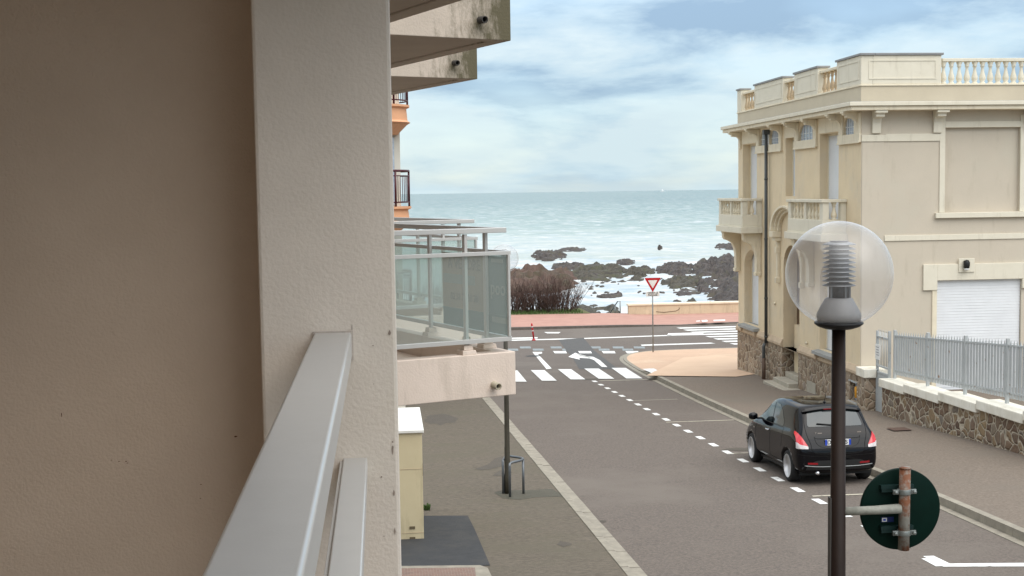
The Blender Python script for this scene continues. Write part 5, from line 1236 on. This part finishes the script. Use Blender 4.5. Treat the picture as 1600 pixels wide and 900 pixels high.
for (y, wl2, zb2, wb, zbelt, wr, zr) in st:
    dz = zr-zbelt
    half = [(0, zb2), (wl2*.80, zb2), (wl2*.965, zb2+.06), (wl2, zb2+(zbelt-zb2)*.42), (wl2*.99, zb2+(zbelt-zb2)*.78), (wb, zbelt), (wb-.04*min(1, dz/.3), zbelt+dz*.06),
            (wb+(wr-wb)*.50, zbelt+dz*.48), (wr+.03, zbelt+dz*.86), (wr-.06, zbelt+dz*.965), (wr*.5, zbelt+dz*.995), (0, zr)]
    full = [(-x, z) for x, z in half[::1]] + [(x, z) for x, z in half[-2:0:-1]]
    cv.append([(x, y, z) for x, z in full])
n = len(cv[0]); b = MB(); b.add([p for r in cv for p in r], [(i*n+j, i*n+(j+1) % n, (i+1)*n+(j+1) % n, (i+1)*n+j) for i in range(len(cv)-1) for j in range(n)] + [tuple(range(n))[::-1], tuple((len(cv)-1)*n+j for j in range(n))], True)
# triangulate caps via bmesh later: replace by grid-friendly fan
rl_ = ground(1232, 752); fl_ = ground(1172, 719.5)
yawc = -math.atan2(fl_.x-rl_.x, fl_.y-rl_.y)
car = thing('parked_car', 'small black five-door hatchback parked at the far kerb, seen from behind', 'car', (0, 0, 0))
body = b.build('body', 'car_paint', car, local=True)
ss = body.modifiers.new('ss', 'SUBSURF'); ss.levels = 2; ss.render_levels = 2
WR = .30; AX = (.64, 3.03)
cut = MB()
for y in AX:
    for s in (-1, 1): cut.lathe([(.345, -.16), (.345, .16)], (s*.80, y, .31), 40, 'x')
cuto = cut.build('cutter_tmp', 'car_trim', local=True)
bo_ = body.modifiers.new('bo', 'BOOLEAN'); bo_.operation = 'DIFFERENCE'; bo_.object = cuto; bo_.solver = 'EXACT'
dg = bpy.context.evaluated_depsgraph_get(); me2 = bpy.data.meshes.new_from_object(body.evaluated_get(dg)); body.modifiers.clear(); body.data = me2
bpy.data.objects.remove(cuto)
bmx = bmesh.new(); bmx.from_mesh(me2); bvh = BVHTree.FromBMesh(bmx); bmx.free()
def cast_side(y, z, s, off): 
    h_ = bvh.ray_cast(Vector((s*3, y, z)), Vector((-s, 0, 0))); 
    return (h_[0]+h_[1]*off) if h_[0] else Vector((s*.7, y, z))
def cast_rear(x, z, off):
    h_ = bvh.ray_cast(Vector((x, -2, z)), Vector((0, 1, 0)))
    return (h_[0]+h_[1]*off) if h_[0] else Vector((x, .3, z))
def cast_front(x, z, off):
    h_ = bvh.ray_cast(Vector((x, 6, z)), Vector((0, -1, 0))); return (h_[0]+h_[1]*off) if h_[0] else Vector((x, 3, z))
def patch(name, m, poly, caster, parent, off=.004, cuts=14, smooth=True):
    """a panel of the given outline laid on the body surface"""
    bm = bmesh.new(); vs = [bm.verts.new((p[0], p[1], 0)) for p in poly]; bm.faces.new(vs)
    us = [p[0] for p in poly]; vsz = [p[1] for p in poly]
    for k in range(1, cuts):
        for ax in (0, 1):
            lo, hi = (min(us), max(us)) if ax == 0 else (min(vsz), max(vsz)); c = lo+(hi-lo)*k/cuts
            no = (1, 0, 0) if ax == 0 else (0, 1, 0); co = (c, 0, 0) if ax == 0 else (0, c, 0)
            bmesh.ops.bisect_plane(bm, geom=bm.verts[:]+bm.edges[:]+bm.faces[:], plane_co=co, plane_no=no)
    cen = None
    for v in bm.verts: v.co = caster(v.co.x, v.co.y, off)
    bmesh.ops.recalc_face_normals(bm, faces=bm.faces)
    me = bpy.data.meshes.new(name); bm.to_mesh(me); bm.free(); me.materials.append(M[m])
    for p in me.polygons: p.use_smooth = smooth
    o = bpy.data.objects.new(name, me); COL.objects.link(o); o.parent = parent; return o
def roundpoly(poly, r=.03, n=4):
    o = []
    for i in range(len(poly)):
        p = Vector(poly[i]); a = Vector(poly[i-1])-p; c = Vector(poly[(i+1) % len(poly)])-p; ra = min(r, a.length*.45); rc = min(r, c.length*.45); q0 = p+a.normalized()*ra; q1 = p+c.normalized()*rc
        for k in range(n+1): f = k/n; o.append(tuple(q0*(1-f)**2+p*2*f*(1-f)+q1*f*f))
    return o
for s in (-1, 1):
    cs = lambda y, z, off, s=s: cast_side(y, z, s, off)
    patch('side_window', 'car_glass', roundpoly([(1.76, .985), (2.62, .985), (2.50, 1.07), (2.20, 1.27), (1.98, 1.355), (1.80, 1.375)], .04), cs, car, .004)
    patch('side_window', 'car_glass', roundpoly([(1.02, 1.00), (1.70, .985), (1.72, 1.375), (1.45, 1.37), (1.22, 1.27), (1.02, 1.08)], .05), cs, car, .004)
    # seams
    for poly in ([(1.725, .34), (1.735, .34), (1.735, .97), (1.725, .97)], [(2.70, .50), (2.71, .50), (2.70, .97), (2.69, .97)], [(1.0, .62), (1.01, .62), (.955, .97), (.945, .97)], [(1.0, .335), (2.7, .335), (2.7, .345), (1.0, .345)]):
        patch('door_seam', 'car_seam', poly, cs, car, .0025, 6)
    hd = MB(); p = cast_side(1.88, .83, s, .02); hd.box(p.x-.02, p.x+.02, 1.80, 1.96, .815, .845); hd.build('door_handle', 'chrome', car, local=True, bevel=.01)
    patch('turn_signal', 'chrome', [(2.78, .74), (2.86, .75), (2.86, .77), (2.78, .77)], cs, car, .006, 3)
    patch('belt_trim', 'car_trim', [(1.0, .972), (2.70, .955), (2.70, .968), (1.0, .986)], cs, car, .005, 12)
    # tail lamp: tall boomerang, red above, clear below
    cr_ = lambda x, z, off, s=s: cast_rear(s*x, z, off)
    tl = patch('tail_lamp', 'tail_red', roundpoly([(.757, 1.00), (.785, .95), (.80, .82), (.755, .775), (.60, .735), (.66, .83)], .015), cr_, car, .008, 12)
    patch('tail_lamp_lens', 'tail_clear', roundpoly([(.80, .822), (.803, .70), (.60, .69), (.60, .737), (.755, .775)], .012), cr_, tl, .012, 12)
    patch('rear_reflector', 'reflector', roundpoly([(.42, .40), (.62, .41), (.62, .445), (.42, .435)], .01), cr_, car, .008, 6)
    mr_ = MB(); mr_.lathe([(0, -.10), (.05, -.09), (.075, -.04), (.08, .02), (.055, .085), (0, .10)], (0, 0, 0), 14, 'x')
    mr_.xf(Matrix.Translation((s*.93, 2.50, 1.02)) @ Matrix.Diagonal((1, .75, .95, 1))); mr_.box(s*.74, s*.86, 2.47, 2.53, .96, .99); mir = mr_.build('wing_mirror', 'car_paint', car, local=True)
rw = patch('rear_window', 'car_glass', roundpoly([(-.56, 1.075), (.56, 1.075), (.50, 1.33), (.44, 1.385), (-.44, 1.385), (-.50, 1.33)], .05), cast_rear, car, .005, 16)
patch('windscreen', 'car_glass', roundpoly([(-.62, 1.0), (.62, 1.0), (.53, 1.33), (-.53, 1.33)], .05), cast_front, car, .005, 16)
# tailgate outline
def outline(pts, w_, name, m, caster, off, parent=car):
    b_ = MB(); P_ = [caster(p[0], p[1], off) for p in pts]; b_.tube([tuple(p) for p in P_], w_, 5, smooth=True); return b_.build(name, m, parent, local=True)
tg = [(-.52, 1.39), (-.60, 1.15), (-.60, .95), (-.545, .78), (-.52, .66), (-.40, .60), (0, .585), (.40, .60), (.52, .66), (.545, .78), (.60, .95), (.60, 1.15), (.52, 1.39)]
outline(catmull(tg, 6), .0055, 'tailgate_seam', 'car_seam', cast_rear, .0)
outline(catmull([(-.46, .905), (-.40, .87), (0, .865), (.40, .87), (.46, .905)], 6), .006, 'tailgate_crease', 'car_seam', cast_rear, .0)
outline(catmull([(-.46, .88), (-.40, .76), (-.25, .705), (0, .70), (.25, .705), (.40, .76), (.46, .88)], 6), .006, 'tailgate_crease', 'car_trim', cast_rear, .001)
b = MB(); pts = []
for x in [i/8 for i in range(-8, 9)]:
    p = cast_rear(x*.60, 1.40-.05*x*x, .0); pts.append(p)
for a, c in zip(pts, pts[1:]):
    o1 = Vector((0, -.075, -.005)); o2 = Vector((0, .06, .035)); t1 = Vector((0, 0, .02))
    b.add([a+o1, c+o1, c+o2+t1, a+o2+t1, a+o1-t1*1.2, c+o1-t1*1.2, c+o2-t1, a+o2-t1], [(0, 1, 2, 3), (4, 7, 6, 5), (0, 4, 5, 1)], True)
b.build('spoiler', 'car_paint', car, local=True)
p = cast_rear(0, 1.39, .0); b = MB(); b.box(-.17, .17, p.y-.084, p.y-.078, 1.375, 1.39); b.build('brake_light', 'reflector', car, local=True)
# number plate
p = cast_rear(0, .80, .012); pl_ = MB(); pl_.box(-.26, .26, p.y-.010, p.y, .745, .855); plo = pl_.build('number_plate', 'sign_white', car, local=True, bevel=.003)
b = MB(); b.box(-.26, -.218, p.y-.0125, p.y-.0105, .747, .853); b.build('plate_band', 'blue', plo, local=True); b = MB(); b.box(.218, .26, p.y-.0125, p.y-.0105, .747, .853); b.build('plate_band', 'blue', plo, local=True)
def car_text(txt, size, x, z, m, yy, parent):
    o = text_mesh('plate_lettering', txt, size, basis((x, yy, z), (1, 0, 0), (0, 0, 1)), m, parent); return o
car_text('DC', .105, -.14, .80, 'ink', p.y-.0125, plo); car_text('S', .105, .17, .80, 'ink', p.y-.0125, plo)
car_text('Y', .06, -.42, .965, 'chrome', cast_rear(-.42, .965, .006).y, car).name = 'badge'
for x0, x1, z in ((-.38, -.29, .962), (.42, .50, .965)):
    q_ = cast_rear((x0+x1)/2, z, .004); b = MB(); b.box(x0, x1, q_.y-.004, q_.y+.002, z-.006, z+.012); b.build('badge', 'chrome', car, local=True)
# wiper, antenna, exhaust, lower bumper
b = MB(); q0 = cast_rear(.02, 1.085, .02); q1 = cast_rear(-.36, 1.12, .02); b.tube([tuple(q0), tuple(q1)], .013, 6); b.lathe([(.03, 0), (.03, .02)], q0-Vector((0, .01, 0)), 12, 'y'); b.build('wiper', 'car_trim', car, local=True)
b = MB(); b.tube([(-.02, .70, 1.47), (-.02, .62, 1.64)], .006, 6); b.lathe([(.03, 0), (.018, .03), (0, .035)], (-.02, .70, 1.465), 10); b.build('antenna', 'car_trim', car, local=True)
patch('bumper_insert', 'car_trim', roundpoly([(-.66, .30), (.66, .30), (.62, .40), (.44, .475), (-.44, .475), (-.62, .40)], .02), cast_rear, car, .004, 14)
outline(catmull([(-.68, .385), (-.40, .36), (0, .355), (.40, .36), (.68, .385)], 6), .008, 'bumper_trim', 'steel', cast_rear, .004)
b = MB(); b.tube([(-.42, -.01, .24), (-.42, .3, .24)], .03, 12); b.build('exhaust', 'chrome', car, local=True)
outline(catmull([(-.78, .60), (-.6, .565), (0, .55), (.6, .565), (.78, .60)], 6), .004, 'bumper_seam', 'car_seam', cast_rear, 0)
# underbody + wheels
b = MB(); b.box(-.70, .70, .25, 3.6, .17, .34); b.build('underbody', 'car_trim', car, local=True)
for y in AX:
    for s in (-1, 1):
        w_ = MB(); w_.lathe([(.215, s*.095), (.25, s*.10), (.285, s*.085), (WR, s*.05), (WR, -s*.06), (.28, -s*.10), (.1, -s*.10), (0, -s*.1)], (s*.725, y, WR), 40, 'x'); wo = w_.build('wheel', 'tyre', car, local=True)
        r_ = MB(); r_.lathe([(0, s*.050), (.03, s*.065), (.05, s*.06), (.055, s*.03), (.17, s*.02), (.205, s*.085), (.216, s*.100), (.222, s*.098)], (s*.725, y, WR), 40, 'x')
        for k in range(9):
            a = 2*pi*k/9; ca, sa = cos(a), sin(a)
            for da in (-.10, .10):
                p0 = Vector((s*.062, .04*cos(a), .04*sin(a))); p1 = Vector((s*.088, .207*cos(a+da), .207*sin(a+da)))
                t_ = Vector((0, -sin(a), cos(a)))*.017
                r_.add([Vector((s*.725, y, WR))+v for v in (p0-t_, p0+t_, p1+t_, p1-t_, p0-t_-Vector((s*.02, 0, 0)), p0+t_-Vector((s*.02, 0, 0)), p1+t_-Vector((s*.02, 0, 0)), p1-t_-Vector((s*.02, 0, 0)))], [(0, 1, 2, 3), (0, 4, 5, 1), (2, 6, 7, 3), (1, 5, 6, 2), (0, 3, 7, 4)])
        r_.build('rim', 'rim', wo, local=True)
        d_ = MB(); d_.lathe([(0, s*.018), (.168, s*.018)], (s*.725, y, WR), 30, 'x'); d_.build('brake_disc', 'car_trim', wo, local=True)
ori = Vector((rl_.x, rl_.y, 0)); 
rotc = Matrix.Rotation(yawc, 4, 'Z')
loc = Vector((rl_.x, rl_.y, 0)) - (rotc @ Vector((-.80, .64, 0))); loc.z = gz(loc.y)
car.scale = (1, 1, 1.05); car.location = loc; car.rotation_euler = (-atan(SL), 0, yawc)
